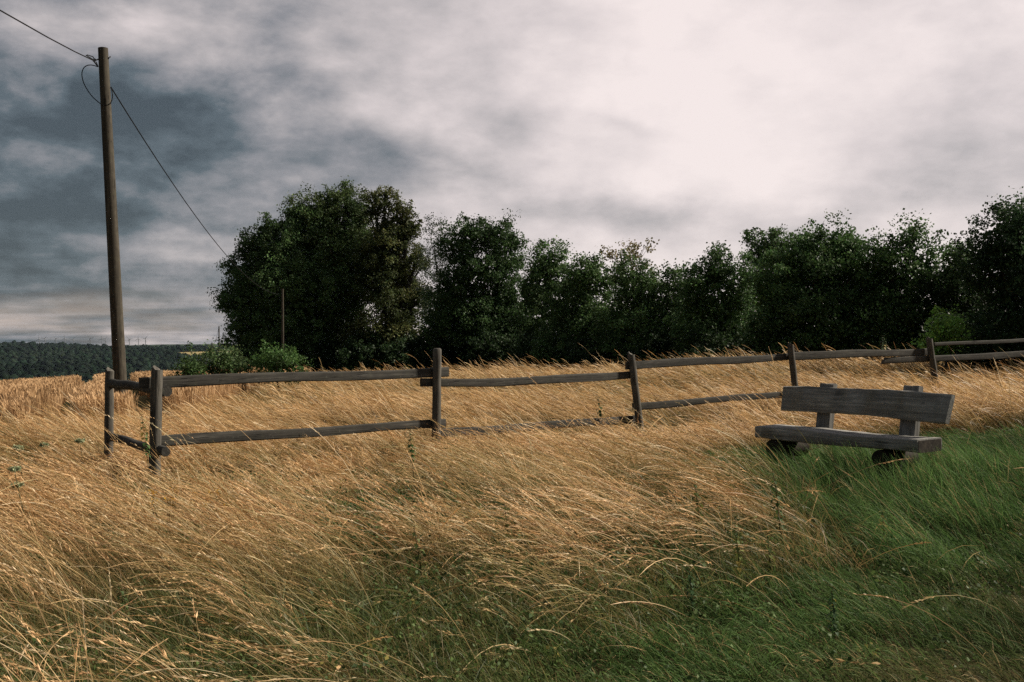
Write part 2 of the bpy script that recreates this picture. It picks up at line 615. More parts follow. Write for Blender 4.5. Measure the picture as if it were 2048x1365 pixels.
# ------------------------------------------------------------------ trees
def leaf_quads(P, size, droop, colr, n_dir=None):
    """rhombic leaves at points P (n,3)"""
    n = len(P)
    a = rng.uniform(0, 2 * np.pi, n)
    tl = rng.normal(droop, .5, n)
    ax = np.stack([np.cos(a) * np.cos(tl), np.sin(a) * np.cos(tl), -np.sin(tl)], -1)
    rnd = rng.normal(size=(n, 3))
    sd = np.cross(ax, rnd)
    sd /= np.linalg.norm(sd, axis=1, keepdims=True) + 1e-9
    L = (size * rng.uniform(.7, 1.35, n))[:, None]
    W = L * rng.uniform(.30, .42, (n, 1))
    nn = np.cross(ax, sd)
    mid = P + ax * L * .45 + nn * L * .08
    V = np.stack([P, mid + sd * W, P + ax * L - nn * L * .05, mid - sd * W], 1).reshape(-1, 3)
    Q = np.arange(n * 4).reshape(n, 4)
    C = np.repeat(colr, 4, 0)
    return V, Q, C


def base_c(tint, n):
    return np.array(tint)[None] * rng.uniform(.7, 1.2, (n, 1))



def tree(name, label, d, lobes, leaf0=0.14, dens=1.0, tint=(0.045, 0.075, 0.026), group=None, limbs=True, trunk_r=0.17,
         clump=0.42, cat='tree', tip=None, sparse=1.0, var=.35):
    """lobes: (u, v, ru, rv) ellipses of the crown in photo pixels at depth d; the depth radius follows the width"""
    cs, rs = [], []
    for i, (u, v, ru, rv) in enumerate(lobes):
        c = at(u, v, d)
        rx, rz = ru / F * d, rv / F * d
        ry = (rx + rz) * .5 * random.uniform(.8, 1.1)
        c.y += random.uniform(-.5, .5) * ry
        cs.append(np.array(c)); rs.append(np.array((rx, ry, rz)))
    cs, rs = np.array(cs), np.array(rs)
    bx = float((cs[:, 0] * rs[:, 0]).sum() / rs[:, 0].sum()); by = float(cs[:, 1].mean())
    bz = float(ground(bx, by))
    root = thing(name, label, cat, (bx, by, bz), group)
    o0 = np.array((bx, by, bz))
    Vs, Qs, Cs = [], [], []
    nb = 0
    twigs = []
    for c, r in zip(cs, rs):
        lobe_tone = random.uniform(.72, 1.30)
        area = 4 * np.pi * ((r[0] * r[1]) ** 1.6 + (r[0] * r[2]) ** 1.6 + (r[1] * r[2]) ** 1.6) ** (1 / 1.6) / 3 ** (1 / 1.6)
        leaf = leaf0 * .84
        nc = max(8, int(area * 3.4 * dens / (clump / .42) ** 2))
        dirs = rng.normal(size=(nc, 3)); dirs /= np.linalg.norm(dirs, axis=1, keepdims=True)
        # uneven outline: a few bosses and hollows per lobe
        ph = rng.uniform(0, 6.28, 6)
        bump = 1 + .13 * np.sin(dirs[:, 0] * 5 + ph[0]) + .12 * np.sin(dirs[:, 2] * 6 + ph[1]) + .09 * np.sin(dirs[:, 1] * 7 + ph[2] + dirs[:, 0] * 4)
        rad = (1 - rng.power(1.6, nc) * 0 - np.abs(rng.normal(0, .17, nc))) * bump
        rad = np.clip(rad, .25, 1.3)
        cc = c + dirs * rad[:, None] * r
        twigs.append(cc)
        per = int(np.clip(78 * (clump / .42) ** 2 * (.14 / leaf0) ** 1.6, 18, 170) * sparse)
        cn = rng.uniform(1 - var, 1 + var, nc) * lobe_tone
        sp = clump * rng.uniform(.6, 1.35, nc)
        off = np.clip(rng.normal(size=(nc, per, 3)), -1.7, 1.7) * np.array((.5, .5, .36)) * sp[:, None, None]
        # shoots pointing up and out at the rim
        shoot = (rng.uniform(0, 1, nc) < .24)[:, None, None]
        tt = rng.uniform(0, 1, (nc, per, 1))
        updir = dirs * .55 + np.array((0, 0, .75)) + rng.normal(0, .25, (nc, 3))
        off = np.where(shoot, off * (1.05 - .85 * tt), off)
        out = np.where(shoot, updir[:, None, :] * tt * 1.0, dirs[:, None, :] * tt * .8) * sp[:, None, None]
        P = cc[:, None] + off + out
        base = np.array(tint)
        if tip is not None:
            k = np.clip((dirs[:, 2] + dirs[:, 0] * .5) * .8 + .1, 0, 1)[:, None]  # tip colour paints sunlight onto the upper right of each lobe
            b = base * (1 - k) + np.array(tip) * k
        else:
            b = np.repeat(base[None], nc, 0)
        C = b[:, None] * cn[:, None, None] * rng.uniform(.75, 1.3, (nc, per, 1)) * (1 + rng.uniform(-.12, .12, (nc, per, 3)))
        V, Q, C = leaf_quads(P.reshape(-1, 3), leaf, .45, C.reshape(-1, 3))
        Vs.append(V); Qs.append(Q + nb); Cs.append(C); nb += len(V)
        # leaves deep inside the crown
        if sparse > .8:
            ni = int(r[0] * r[1] * r[2] * 4.19 * 34 * (.3 / max(leaf * 2.6, .2)) ** 2) + 20
            q = rng.normal(size=(ni, 3)); q /= np.linalg.norm(q, axis=1, keepdims=True)
            P = c + q * (rng.uniform(.1, 1, ni) ** .5 * .78)[:, None] * r
            V, Q, C = leaf_quads(P, leaf * 2.6, .3, base_c(tint, ni))
            Vs.append(V); Qs.append(Q + nb); Cs.append(C); nb += len(V)
    V = np.vstack(Vs) - o0
    me = np_mesh('crown', V, np.vstack(Qs), np.clip(np.vstack(Cs), 0, 1))
    link_mesh('crown', me, M['foliage'], root)
    # trunk with limbs running to the lobes and twigs to leaf clumps
    mb = MB()
    top = float(cs[:, 2].max()) - bz
    fork = max(.5, min(top * .30, 2.2))
    sw = random.uniform(-.2, .2)
    mb.tube([(0, 0, -.3), (sw * .3, 0, fork * .5), (sw, 0, fork)], [trunk_r * 1.25, trunk_r, trunk_r * .85], 9)
    if limbs:
        for c, r, tw in zip(cs, rs, twigs):
            e = c - o0
            s = np.array((sw, 0, fork * .9))
            m1 = s + (e - s) * .5 + np.array((random.uniform(-.3, .3), random.uniform(-.3, .3), .25))
            mb.tube([s, m1, e], [trunk_r * .55, trunk_r * .36, trunk_r * .2], 7)
            for q in tw[rng.integers(0, len(tw), min(14, len(tw)))]:
                q = q - o0
                k = m1 + (e - m1) * random.uniform(.2, 1.0)
                mm = (k + q) / 2 + np.array((0, 0, -.1))
                mb.tube([k, mm, q], [trunk_r * .16, trunk_r * .1, trunk_r * .04], 5, cap=False)
    mb.build('trunk', M['bark'], root, smooth=True)
    return root


ROW = 'trees in the row behind the meadow'
GREEN_D = (0.056, 0.098, 0.034)
GREEN_M = (0.062, 0.110, 0.036)


def build_trees():
    tree('broadleaf_tree', 'rounded dark tree at the left end of the wood, sloping down to the field', 74,
         [(470, 540, 20, 24), (500, 492, 22, 26), (532, 462, 20, 24), (452, 595, 16, 18), (525, 560, 66, 75), (510, 640, 54, 66), (484, 600, 28, 38), (560, 505, 62, 58), (590, 600, 80, 105), (502, 690, 36, 38), (560, 690, 80, 55)],
         .17, .8, GREEN_D, ROW, trunk_r=.3, clump=.55)
    tree('broadleaf_tree', 'tallest tree of the wood, broad dark ragged crown beside the one tinted sunlit yellow', 76,
         [(640, 446, 48, 46), (606, 452, 28, 40), (600, 490, 46, 46), (672, 412, 24, 28), (700, 414, 11, 28), (640, 405, 16, 22), (585, 430, 18, 22), (690, 388, 10, 20), (640, 560, 110, 110), (700, 520, 80, 110), (650, 670, 110, 75), (718, 440, 16, 55)],
         .17, .8, GREEN_D, ROW, trunk_r=.4, clump=.55, tip=(0.070, 0.095, 0.034))
    tree('broadleaf_tree', 'tall tree with sunlit yellow put into its upper right leaf colour on the right shoulder of the big dark crown', 73,
         [(748, 408, 20, 32), (768, 396, 14, 22), (805, 420, 18, 22), (822, 452, 16, 20), (792, 462, 40, 44), (836, 520, 16, 26), (842, 590, 16, 26), (772, 540, 62, 85), (800, 620, 46, 80), (760, 690, 80, 55)],
         .17, .75, (0.05, 0.066, 0.024), ROW, trunk_r=.35, clump=.5, tip=(0.098, 0.105, 0.036))
    tree('thin_tree', 'thin airy grey-green tree in the gap right of the big dark crown', 66,
         [(868, 490, 26, 42), (872, 570, 34, 60), (885, 650, 40, 60)],
         .12, .85, (0.05, 0.072, 0.044), ROW, trunk_r=.14, clump=.5, sparse=.45)
    tree('broadleaf_tree', 'open tree with visible forking limbs and flat layered top in the middle of the row', 62,
         [(975, 468, 55, 30), (920, 490, 40, 34), (1015, 515, 38, 46), (960, 540, 66, 34), (905, 580, 36, 46), (1000, 600, 52, 50), (950, 690, 100, 45), (1030, 660, 45, 60), (960, 630, 80, 60), (890, 640, 40, 60)],
         .15, 1.0, (0.044, 0.082, 0.028), ROW, trunk_r=.24, clump=.5, sparse=.88)
    tree('broadleaf_tree', 'small pointed dark tree right of the open forked tree', 54,
         [(1100, 525, 30, 34), (1085, 575, 45, 45), (1085, 650, 55, 60), (1090, 710, 60, 30)],
         .14, 1.25, GREEN_M, ROW, trunk_r=.18)
    tree('broadleaf_tree', 'low bushy tree with loose shoots left of the yellow-topped tree', 50,
         [(1180, 558, 42, 40), (1150, 610, 50, 55), (1200, 650, 55, 55), (1150, 695, 70, 40)],
         .14, 1.25, GREEN_M, ROW, trunk_r=.16)
    tree('broadleaf_tree', 'tree with a dry yellow top rising above its green neighbours', 54,
         [(1240, 508, 26, 20), (1272, 502, 26, 20), (1262, 540, 40, 30)],
         .15, .55, (0.16, 0.135, 0.05), ROW, trunk_r=.15, clump=.42, sparse=.6)
    tree('broadleaf_tree', 'dark green tree directly under the dry yellow top', 47,
         [(1265, 575, 42, 45), (1300, 610, 36, 60), (1265, 670, 70, 60)],
         .13, 1.25, GREEN_M, ROW, trunk_r=.16)
    tree('broadleaf_tree', 'lowest tree of the row, with a rounded top in the dip of the skyline', 46,
         [(1350, 588, 34, 42), (1375, 620, 36, 50), (1345, 675, 60, 55)],
         .13, 1.25, GREEN_D, ROW, trunk_r=.15)
    tree('broadleaf_tree', 'tree with stepped pointed shoots left of the two-tiered crown', 42,
         [(1440, 540, 34, 40), (1405, 570, 34, 45), (1475, 575, 36, 50), (1430, 650, 75, 75)],
         .12, 1.2, (0.056, 0.104, 0.034), ROW, trunk_r=.16)
    tree('broadleaf_tree', 'tree peeping over from behind, upright top left of the wide rounded crown', 48,
         [(1543, 486, 28, 34), (1525, 510, 34, 34), (1575, 505, 34, 36), (1545, 580, 60, 60)],
         .13, .8, GREEN_D, ROW, trunk_r=.17)
    tree('broadleaf_tree', 'wide rounded dark tree behind the fence, left of the bench', 36,
         [(1650, 530, 70, 62), (1590, 570, 56, 75), (1705, 545, 48, 60), (1640, 650, 112, 70), (1545, 650, 50, 65), (1670, 495, 48, 36), (1720, 640, 60, 80)],
         .115, 1.2, (0.056, 0.104, 0.034), ROW, trunk_r=.2)
    tree('broadleaf_tree', 'tree with two upright pointed tops above the bench', 35,
         [(1815, 498, 26, 38), (1775, 520, 32, 40), (1862, 535, 26, 48), (1800, 580, 62, 65), (1840, 650, 70, 70), (1770, 670, 60, 60)],
         .115, 1.2, (0.056, 0.104, 0.034), ROW, trunk_r=.18)
    tree('broadleaf_tree', 'narrow tree between the twin-topped tree and the tall dark one at the right edge', 34,
         [(1900, 525, 18, 36), (1925, 520, 16, 34), (1908, 590, 42, 50), (1925, 670, 60, 60)],
         .11, .9, GREEN_M, ROW, trunk_r=.13)
    tree('sapling', 'bright green young tree low in front of the dark trees above the bench', 27,
         [(1880, 650, 26, 26), (1905, 668, 24, 26), (1880, 690, 34, 22)],
            .10, .9, (0.13, 0.24, 0.05), None, trunk_r=.05, clump=.3)
    tree('broadleaf_tree', 'tall dark tree cut by the right edge of the photo', 28,
         [(1985, 478, 38, 50), (2040, 452, 44, 52), (1965, 530, 32, 46), (2030, 540, 75, 85), (2010, 650, 80, 80), (2090, 620, 70, 120), (2100, 470, 60, 90)],
         .10, .95, (0.040, 0.074, 0.030), ROW, trunk_r=.2)
    # the row goes on beyond the right edge; two near trees added unseen for shade
    for (u, v, ru, rv, d, txt) in ((2420, 490, 180, 170, 24, 'of the same row, nearest the right edge'), (2900, 430, 250, 220, 20, 'of the same row, second outside the right edge'),
                                   (3330, 200, 520, 520, 11.5, 'added near the right edge to shade the bench'),
                                   (4300, -20, 900, 900, 7.0, 'added close by to shade the foreground')):
        tree('broadleaf_tree', 'dark tree standing out of the picture, ' + txt, d,
             [(u, v, ru * .75, rv * .8), (u - ru * .5, v + rv * .5, ru * .6, rv * .6), (u + ru * .5, v + rv * .5, ru * .6, rv * .6), (u, v + rv * .9, ru * .8, rv * .6)],
             .14, .8 if d > 15 else .36, GREEN_D, ROW, trunk_r=.2, sparse=1.0 if d > 15 else .85)
    # undergrowth along the foot of the row
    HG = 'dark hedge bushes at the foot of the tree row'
    for (u, v, ru, rv, d, txt) in ((600, 720, 110, 40, 70, 'under the tallest tree'), (780, 715, 90, 45, 68, 'under the tree tinted sunlit yellow'),
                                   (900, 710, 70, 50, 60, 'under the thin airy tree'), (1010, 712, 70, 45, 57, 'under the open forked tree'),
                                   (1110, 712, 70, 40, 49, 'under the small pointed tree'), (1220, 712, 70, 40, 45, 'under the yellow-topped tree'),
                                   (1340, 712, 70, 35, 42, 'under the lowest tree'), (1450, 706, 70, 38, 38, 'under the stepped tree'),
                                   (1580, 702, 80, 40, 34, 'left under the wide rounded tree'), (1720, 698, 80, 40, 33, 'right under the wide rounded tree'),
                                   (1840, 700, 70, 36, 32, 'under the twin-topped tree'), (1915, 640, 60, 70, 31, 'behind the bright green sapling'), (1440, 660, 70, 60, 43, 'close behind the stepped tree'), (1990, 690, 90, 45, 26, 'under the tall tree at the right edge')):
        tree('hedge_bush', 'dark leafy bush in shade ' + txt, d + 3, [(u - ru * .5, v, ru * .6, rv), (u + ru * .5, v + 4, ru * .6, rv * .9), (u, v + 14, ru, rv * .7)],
             .13 * d / 50 + .03, 1.2, (.020, .036, .014), HG, limbs=False, trunk_r=.08, cat='bush')  # leaf colour darkened to stand for shade under the crowns
    SH = 'green shrubs at the field corner'
    tree('shrub', 'arching bramble shrub with pale leaf edges at the corner of the grain field', 30,
         [(440, 722, 34, 26), (405, 740, 34, 18), (470, 735, 28, 22)], .075, 1.1, (0.042, 0.072, 0.024), SH, trunk_r=.03, clump=.26, cat='shrub', tip=(.075, .11, .045))
    tree('shrub', 'feathery green shrub at the foot of the second power pole', 30,
         [(562, 722, 36, 24), (530, 738, 30, 18), (590, 738, 26, 16)], .07, 1.2, (0.042, 0.084, 0.024), SH, trunk_r=.03, clump=.24, cat='shrub', tip=(.06, .115, .032))
    tree('shrub', 'small upright leafy shrub at the left edge of the bramble', 29,
         [(385, 733, 14, 22), (375, 748, 22, 12)], .075, 1.1, (0.045, 0.08, 0.026), SH, trunk_r=.03, clump=.22, cat='shrub')


build_trees()


# ------------------------------------------------------------------ power line
def power_pole(u_top, v_top, u_base, d, r_base, label, name='power_pole'):
    top = at(u_top, v_top, d)
    bx = (u_base - 1024) / F * d
    bz = float(ground(bx, d))
    root = thing(name, label, 'power pole', (bx, d, bz), 'wooden power poles of the line')
    H = top.z - bz
    mb = MB()
    dx = top.x - bx
    n = 14
    pts = [(dx * k / n, 0, -0.4 + (H + .4) * k / n) for k in range(n + 1)]
    mb.tube(pts, [r_base * (1 - .28 * k / n) for k in range(n + 1)], 20)
    mb.build('shaft', M['pole'], root, smooth=True)
    return root, Vector((bx, d, bz)), top


def sag(a, b, s, n=24):
    return [a.lerp(b, k / n) - Vector((0, 0, 4 * s * (k / n) * (1 - k / n))) for k in range(n + 1)]


def build_power_line():
    root, base, top = power_pole(206, 97, 247, 21, .140, 'tall brown wooden power pole leaning slightly left behind the fence corner')
    k = 16 / F
    def P(u, v, dy=0.0):
        p = at(u, v, 21 + dy)
        return p
    # bolt, eye and dead-end clamp near the top
    mb = MB()
    mb.tube([P(190, 121) - base, P(222, 114) - base], .012, 8)
    mb.tube([P(216, 113) - base, P(217, 118) - base], .022, 8)
    mb.build('through_bolt', M['steel'], root)
    mb = MB()
    for a, b in (((198, 118), (190, 122)), ((190, 122), (186, 114)), ((190, 122), (182, 117)), ((186, 114), (174, 110)), ((182, 117), (172, 111)),
                 ((192, 124), (196, 133)), ((190, 126), (188, 118))):
        mb.tube([P(*a) - base, P(*b) - base], .011, 7)
    mb.tube([P(191, 118) - base, P(187, 124) - base], .025, 8)
    mb.build('clamp', M['steel'], root)
    mb = MB()
    loop = [(196, 134), (186, 131), (176, 131), (168, 136), (164, 146), (165, 158), (170, 172), (180, 188), (190, 199), (203, 209), (212, 211),
            (220, 208), (224, 200), (225, 190), (223, 178)]
    pts = [P(u, v, -.02 if i < 9 else -.15) - base for i, (u, v) in enumerate(loop)]
    fine = []
    for i in range(len(pts) - 1):
        p0, p1, p2, p3 = pts[max(i - 1, 0)], pts[i], pts[i + 1], pts[min(i + 2, len(pts) - 1)]
        for t in (0, .25, .5, .75):
            fine.append(.5 * ((2 * p1) + (p2 - p0) * t + (2 * p0 - 5 * p1 + 4 * p2 - p3) * t * t + (3 * p1 - p0 - 3 * p2 + p3) * t ** 3))
    mb.tube(fine + [pts[-1]], .010, 7)
    mb.build('cable_loop', M['cable'], root, smooth=True)
    poles = [(565, 578, 566, 62, .095, 'second wooden power pole standing in front of the big dark tree'),
             (582, 625, 583, 96, .10, 'faint power pole half lost in front of the dark tree, right of the second pole'),
             (438, 653, 438.5, 150, .12, 'distant thin power pole against the pale sky left of the wood'),
             (424, 685, 424, 230, .13, 'far power pole rising just to the horizon left of the wood'),
             (412, 693, 412, 300, .13, 'farthest power pole, below the horizon left of the wood')]
    tops = []
    for p in poles:
        r_, b_, t_ = power_pole(*p)
        tops.append(t_)
    mb = MB()
    mb.tube(sag(P(222, 175), tops[0] - Vector((0.25, 0, .35)), 1.0), .013, 6)
    tag(mb.build('overhead_cable', M['cable'], smooth=True), 'black overhead cable sagging from the tall pole to the second pole', 'cable', 'overhead cables')
    mb = MB()
    a = P(196, 134)
    mid = at(97, 76, 17.7); end = at(0, 21, 15.2); end2 = at(-260, -150, 11.5)
    mb.tube([a, at(186, 121, 20.7), at(150, 104, 19.6), mid, end, end2], .012, 6)
    tag(mb.build('overhead_cable', M['cable'], smooth=True), 'black overhead cable running from the tall pole out of the top left corner', 'cable', 'overhead cables')
    mb = MB()
    mb.tube(sag(tops[2], tops[3], 1.2) + sag(tops[3], tops[4], 1.2)[1:], .02, 5)
    tag(mb.build('overhead_cable', M['cable'], smooth=True), 'thin far cable strung between the distant poles', 'cable', 'overhead cables')


build_power_line()


# ------------------------------------------------------------------ fence
def log_mesh(L, w, h, flat=False, seed=0, round_=False, nx=16, sagz=0.0, cut0=0.0, cut1=0.0):
    """rail along +X from 0 to L; a weathered split log or plank, centred on its axis"""
    r_ = random.Random(seed)
    n = 14 if round_ else 12
    prof = []
    for k in range(n):
        a = 2 * math.pi * k / n + math.pi / n
        c, s = math.cos(a), math.sin(a)
        p = 1.0 if round_ else .32
        prof.append((math.copysign(abs(c) ** p, c), math.copysign(abs(s) ** p, s)))
    vs, fs = [], []
    ph = [r_.uniform(0, 6) for _ in range(4)]
    for i in range(nx + 1):
        t = i / nx
        tw = .02 * math.sin(t * 5 + ph[0])
        ww = w * (1 + .05 * math.sin(t * 7 + ph[1]) + .03 * math.sin(t * 17 + ph[2])) * .5
        hh = h * (1 + .06 * math.sin(t * 6 + ph[3]) + .03 * math.sin(t * 15 + ph[1])) * .5
        dz = -sagz * 4 * t * (1 - t) + .008 * math.sin(t * 9 + ph[2])
        for (a, b) in prof:
            yy = a * ww; zz = b * hh
            xx = t * L
            if i == 0: xx += cut0 * (b * .5 + .5)
            if i == nx: xx += cut1 * (b * .5 + .5)
            vs.append((xx, yy * math.cos(tw) - zz * math.sin(tw) + r_.uniform(-.002, .002), zz * math.cos(tw) + yy * math.sin(tw) + dz + r_.uniform(-.002, .002)))
    for i in range(nx):
        for k in range(n):
            a, b = i * n + k, i * n + (k + 1) % n
            fs.append((a, b, b + n, a + n))
    fs.append(tuple(reversed(range(n))))
    fs.append(tuple(range(nx * n, nx * n + n)))
    return vs, fs


def build_fence():
    P = {0: (219, 742, 217, 12.8, .055), 1: (314, 740, 308, 10.8, .062), 2: (874, 700, 872, 13.3, .059), 3: (1262, 710, 1284, 15.6, .058),
         4: (1581, 691, 1597, 17.6, .058), 5: (1858, 678, 1876, 19.6, .062), 6: (2150, 668, 2155, 21.8, .058)}
    b1 = at(P[2][2], 900, P[2][3])
    root = thing('wooden_fence', 'weathered grey-brown post and rail fence running across the tall golden grass', 'fence', (b1.x, b1.y, float(ground(b1.x, b1.y))))
    o = root.location.copy()
    for i, (ut, vt, ub, d, r) in P.items():
        t = at(ut, vt, d)
        bx = (ub - 1024) / F * d
        bz = float(ground(bx, d)) - .25
        rr = random.Random(40 + i)
        mb = MB()
        n = 12
        # lean extrapolated to the buried foot
        vb = HOR - (bz + .25 - EYE) / d * F
        H = t.z - bz
        pts = []; rad = []
        for k in range(n + 1):
            s = k / n
            pts.append((( t.x - bx) * (s - .15) / .85 + rr.uniform(-.003, .003), rr.uniform(-.003, .003), H * s))
            rad.append(r * (1.04 - .06 * s) * (1 + rr.uniform(-.02, .02)))
        if i == 2:     # bevelled top of the newer post
            pts += [(pts[-1][0], 0, H + .02)]; rad[-1] = r; rad += [r * .72]
        else:
            pts += [(pts[-1][0] + .006, 0, H + .008)]; rad += [r * .93]
        mb.tube(pts, rad, 16)
        if i != 2:     # rough sawn, tilted and chipped top
            for q in range(len(mb.v) - 16, len(mb.v)):
                x, y, z = mb.v[q]
                mb.v[q] = (x, y, z + (x - pts[-1][0]) * rr.uniform(-.25, .1) + rr.uniform(-.006, .006))
        mb.build('post', M['post'], root, Vector((bx, d, bz)) - o, smooth=True)

    def rail(a, b, w, h, seed, **kw):
        """a, b = (u, v, depth): the rail's axis ends"""
        p, q = at(*a), at(*b)
        vs, fs = log_mesh((q - p).length, w, h, seed=seed, **kw)
        mb = MB(); mb.add(vs, fs)
        dv = (q - p)
        rz = math.atan2(dv.y, dv.x); ry = -math.asin(dv.z / dv.length)
        ob = mb.build('rail', M['rail'], root, p - o, (0, ry, rz), smooth=True)
        return ob
    off = .085
    rail((279, 765, 10.7 + off), (896, 745, 13.45 + off), .05, .122, 1)
    rail((312, 884, 10.8 + off), (890, 847, 13.4 + off), .05, .115, 2)
    rail((842, 766, 13.15 + off), (1262, 749, 15.6 + off), .05, .118, 3, sagz=.035)
    rail((872, 868, 13.3 + off), (1275, 838, 15.65 + off), .05, .118, 4)
    rail((1252, 731, 15.5 + off), (1588, 714, 17.7 + off), .05, .125, 5)
    rail((1266, 814, 15.55 + off), (1600, 786, 17.7 + off), .05, .11, 6)
    rail((1582, 712, 17.6 + off), (1862, 704, 19.7 + off), .05, .14, 7)
    rail((1762, 723, 18.95 + off), (2160, 703, 21.9 + off), .05, .125, 8, cut0=.12)
    rail((1868, 690, 19.7 + off), (2160, 675, 21.9 + off), .05, .075, 9)
    # the side run behind the corner: round rails
    rail((222, 766, 12.8), (334, 783, 10.75 + off), .115, .115, 10, round_=True)
    rail((222, 874, 12.75), (332, 905, 10.6), .10, .105, 11, round_=True)
    rail((1880, 790, 19.6 + off), (2160, 772, 21.9 + off), .05, .11, 12)


build_fence()


# ------------------------------------------------------------------ bench
BENCH_A = np.array((2.44, 10.0)); BENCH_B = np.array((3.46, 8.5))
BDIR = (BENCH_B - BENCH_A) / np.linalg.norm(BENCH_B - BENCH_A)
BLEN = float(np.linalg.norm(BENCH_B - BENCH_A))
BDEP = np.array((-BDIR[1], BDIR[0]))        # towards the back of the bench
BSEAT = EYE - .815


def slab(L, y0, y1, z0, z1, seed, nx=18, bow=None, taper=0.0, cut=0.0):
    r_ = random.Random(seed)
    vs, fs = [], []
    n = 0
    bev = .012
    for i in range(nx + 1):
        t = i / nx
        lo, hi = bow(t) if bow else (0, 0)
        j = lambda: r_.uniform(-.003, .003)
        a0, a1, c0, c1 = y0, y1, z0 + lo, z1 + hi
        ring = [(a0, c0 + bev), (a0, c1 - bev), (a0 + bev, c1), (a1 - bev, c1), (a1, c1 - bev), (a1, c0 + bev), (a1 - bev, c0), (a0 + bev, c0)]
        for (yy, zz) in ring:
            xx = L * t
            if i == nx: xx += cut * (zz - z0) / (z1 - z0)
            vs.append((xx, yy + j(), zz + j()))
    n = 8
    for i in range(nx):
        for k in range(n):
            a, b = i * n + k, i * n + (k + 1) % n
            fs.append((a, b, b + n, a + n))
    fs.append(tuple(range(n)))
    fs.append(tuple(reversed(range(nx * n, nx * n + n))))
    return vs, fs


def build_bench():
    rz = math.atan2(BDIR[1], BDIR[0])
    g = float(ground(*(BENCH_A + BENCH_B) / 2))
    root = thing('park_bench', 'rustic bench of thick dark weathered planks standing in green grass', 'bench', (BENCH_A[0], BENCH_A[1], g), rz=rz)
    zs = BSEAT - g
    DEP = .36
    def add(name, vf, mat, **kw):
        mb = MB(); mb.add(*vf)
        return mb.build(name, mat, root, smooth=True, **kw)
    seat = slab(BLEN, 0, DEP, zs - .115, zs, 3, bow=lambda t: (-.008 * math.sin(t * 5), .006 * math.sin(t * 7)))
    s = add('seat', seat, M['bench'])
    # the dark end grain of the seat
    mb = MB()
    vs = [(BLEN + .004, y, z) for (y, z) in ((.012, zs - .10), (.012, zs - .012), (.02, zs - .006), (DEP - .02, zs - .006), (DEP - .012, zs - .012), (DEP - .012, zs - .10), (DEP - .03, zs - .112), (.03, zs - .112))]
    vs2 = [(BLEN - .01, y, z) for (_, y, z) in vs]
    mb.add(vs + vs2, [tuple(range(8))] + [(k, k + 8, (k + 1) % 8 + 8, (k + 1) % 8) for k in range(8)])
    mb.build('end_grain', M['end_grain'], s)
    # backrest leaning back a little: thick waney plank
    bz0, bz1 = zs + .145, zs + .395
    back = slab(BLEN + .02, 0, .06, bz0, bz1, 8, nx=24, cut=.035,
                bow=lambda t: (-.004 + .012 * math.sin(math.pi * min(1, t * 1.2)) - .018 * max(0, t - .6) / .4, .010 * math.sin(math.pi * t) + .004 * math.sin(t * 11) - .004 * t))
    lean = R(9)
    def leaned(vf, y, z):
        vs = []
        for (a, b, c) in vf[0]:
            b, c = b * math.cos(lean) + (c - z) * math.sin(lean), (c - z) * math.cos(lean) - b * math.sin(lean) + z
            vs.append((a, b + y, c))
        return vs, vf[1]
    bk = add('backrest', leaned(back, DEP + .025, bz0), M['bench'])
    # two back posts, rising a little above the plank
    for i, x in enumerate((.40, 1.34)):
        p = slab(.16, 0, .07, zs - .13, zs + .44 + .01 * i, 20 + i, nx=4)
        vs, fs = leaned(p, DEP - .0, zs - .1)
        vs = [(a + x, b + .055, c) for (a, b, c) in vs]
        add('back_post', (vs, fs), M['bench_post'])
    # stub logs carrying the seat
    for i, x in enumerate((.16, 1.38)):
        r_ = .095
        mb = MB()
        mb.tube([(x + .05, .03, zs - .212), (x + .05, .2, zs - .212), (x + .05, DEP + .10, zs - .212)], [r_, r_ * 1.02, r_], 18)
        mb.build('cross_log', M['end_grain'], root, smooth=True)
        mb = MB()
        mb.tube([(x + .05, .16, -.2), (x + .05, .16, zs - .25)], [.12, .11], 16)
        mb.build('leg', M['end_grain'], root, smooth=True)


build_bench()


# ------------------------------------------------------------------ grass
GZ = [(-1.05, 3.0), (-0.3, 4.2), (.1, 4.9), (0.85, 5.6), (1.6, 6.2), (2.35, 7.0), (2.3, 8.3), (2.0, 9.8), (1.6, 11.2), (1.55, 12.6), (2.6, 13.2), (4.2, 13.6),
      (6, 13.4), (9, 13.2), (16, 13), (16, 1), (-.75, 1)]


def green_amount(x, y):
    """signed distance to the mown/green patch: positive inside, metres"""
    px, py = np.array(GZ).T
    n = len(px)
    inside = np.zeros(x.shape, bool)
    dist = np.full(x.shape, 1e9)
    for i in range(n):
        x0, y0, x1, y1 = px[i], py[i], px[(i + 1) % n], py[(i + 1) % n]
        cond = ((y0 > y) != (y1 > y)) & (x < (x1 - x0) * (y - y0) / (y1 - y0 + 1e-12) + x0)
        inside ^= cond
        t = np.clip(((x - x0) * (x1 - x0) + (y - y0) * (y1 - y0)) / ((x1 - x0) ** 2 + (y1 - y0) ** 2), 0, 1)
        dist = np.minimum(dist, np.hypot(x - x0 - t * (x1 - x0), y - y0 - t * (y1 - y0)))
    return np.where(inside, dist, -dist) + (fbm(x * 1.6, y * 1.6, 21) - .5) * .5


def bench_free(x, y):
    rx, ry = x - BENCH_A[0], y - BENCH_A[1]
    a = rx * BDIR[0] + ry * BDIR[1]; b = rx * BDEP[0] + ry * BDEP[1]
    return ~((a > -.05) & (a < BLEN + .05) & (b > -.02) & (b < .5))


def scatter(n, y0, y1, spread=.62, margin=1.2):
    """points over the view sector between depths y0 and y1 (a little wider than the frame)"""
    y = np.sqrt(rng.uniform(y0 ** 2, y1 ** 2, n))
    x = rng.uniform(-1, 1, n) * (y * spread + margin)
    return x, y


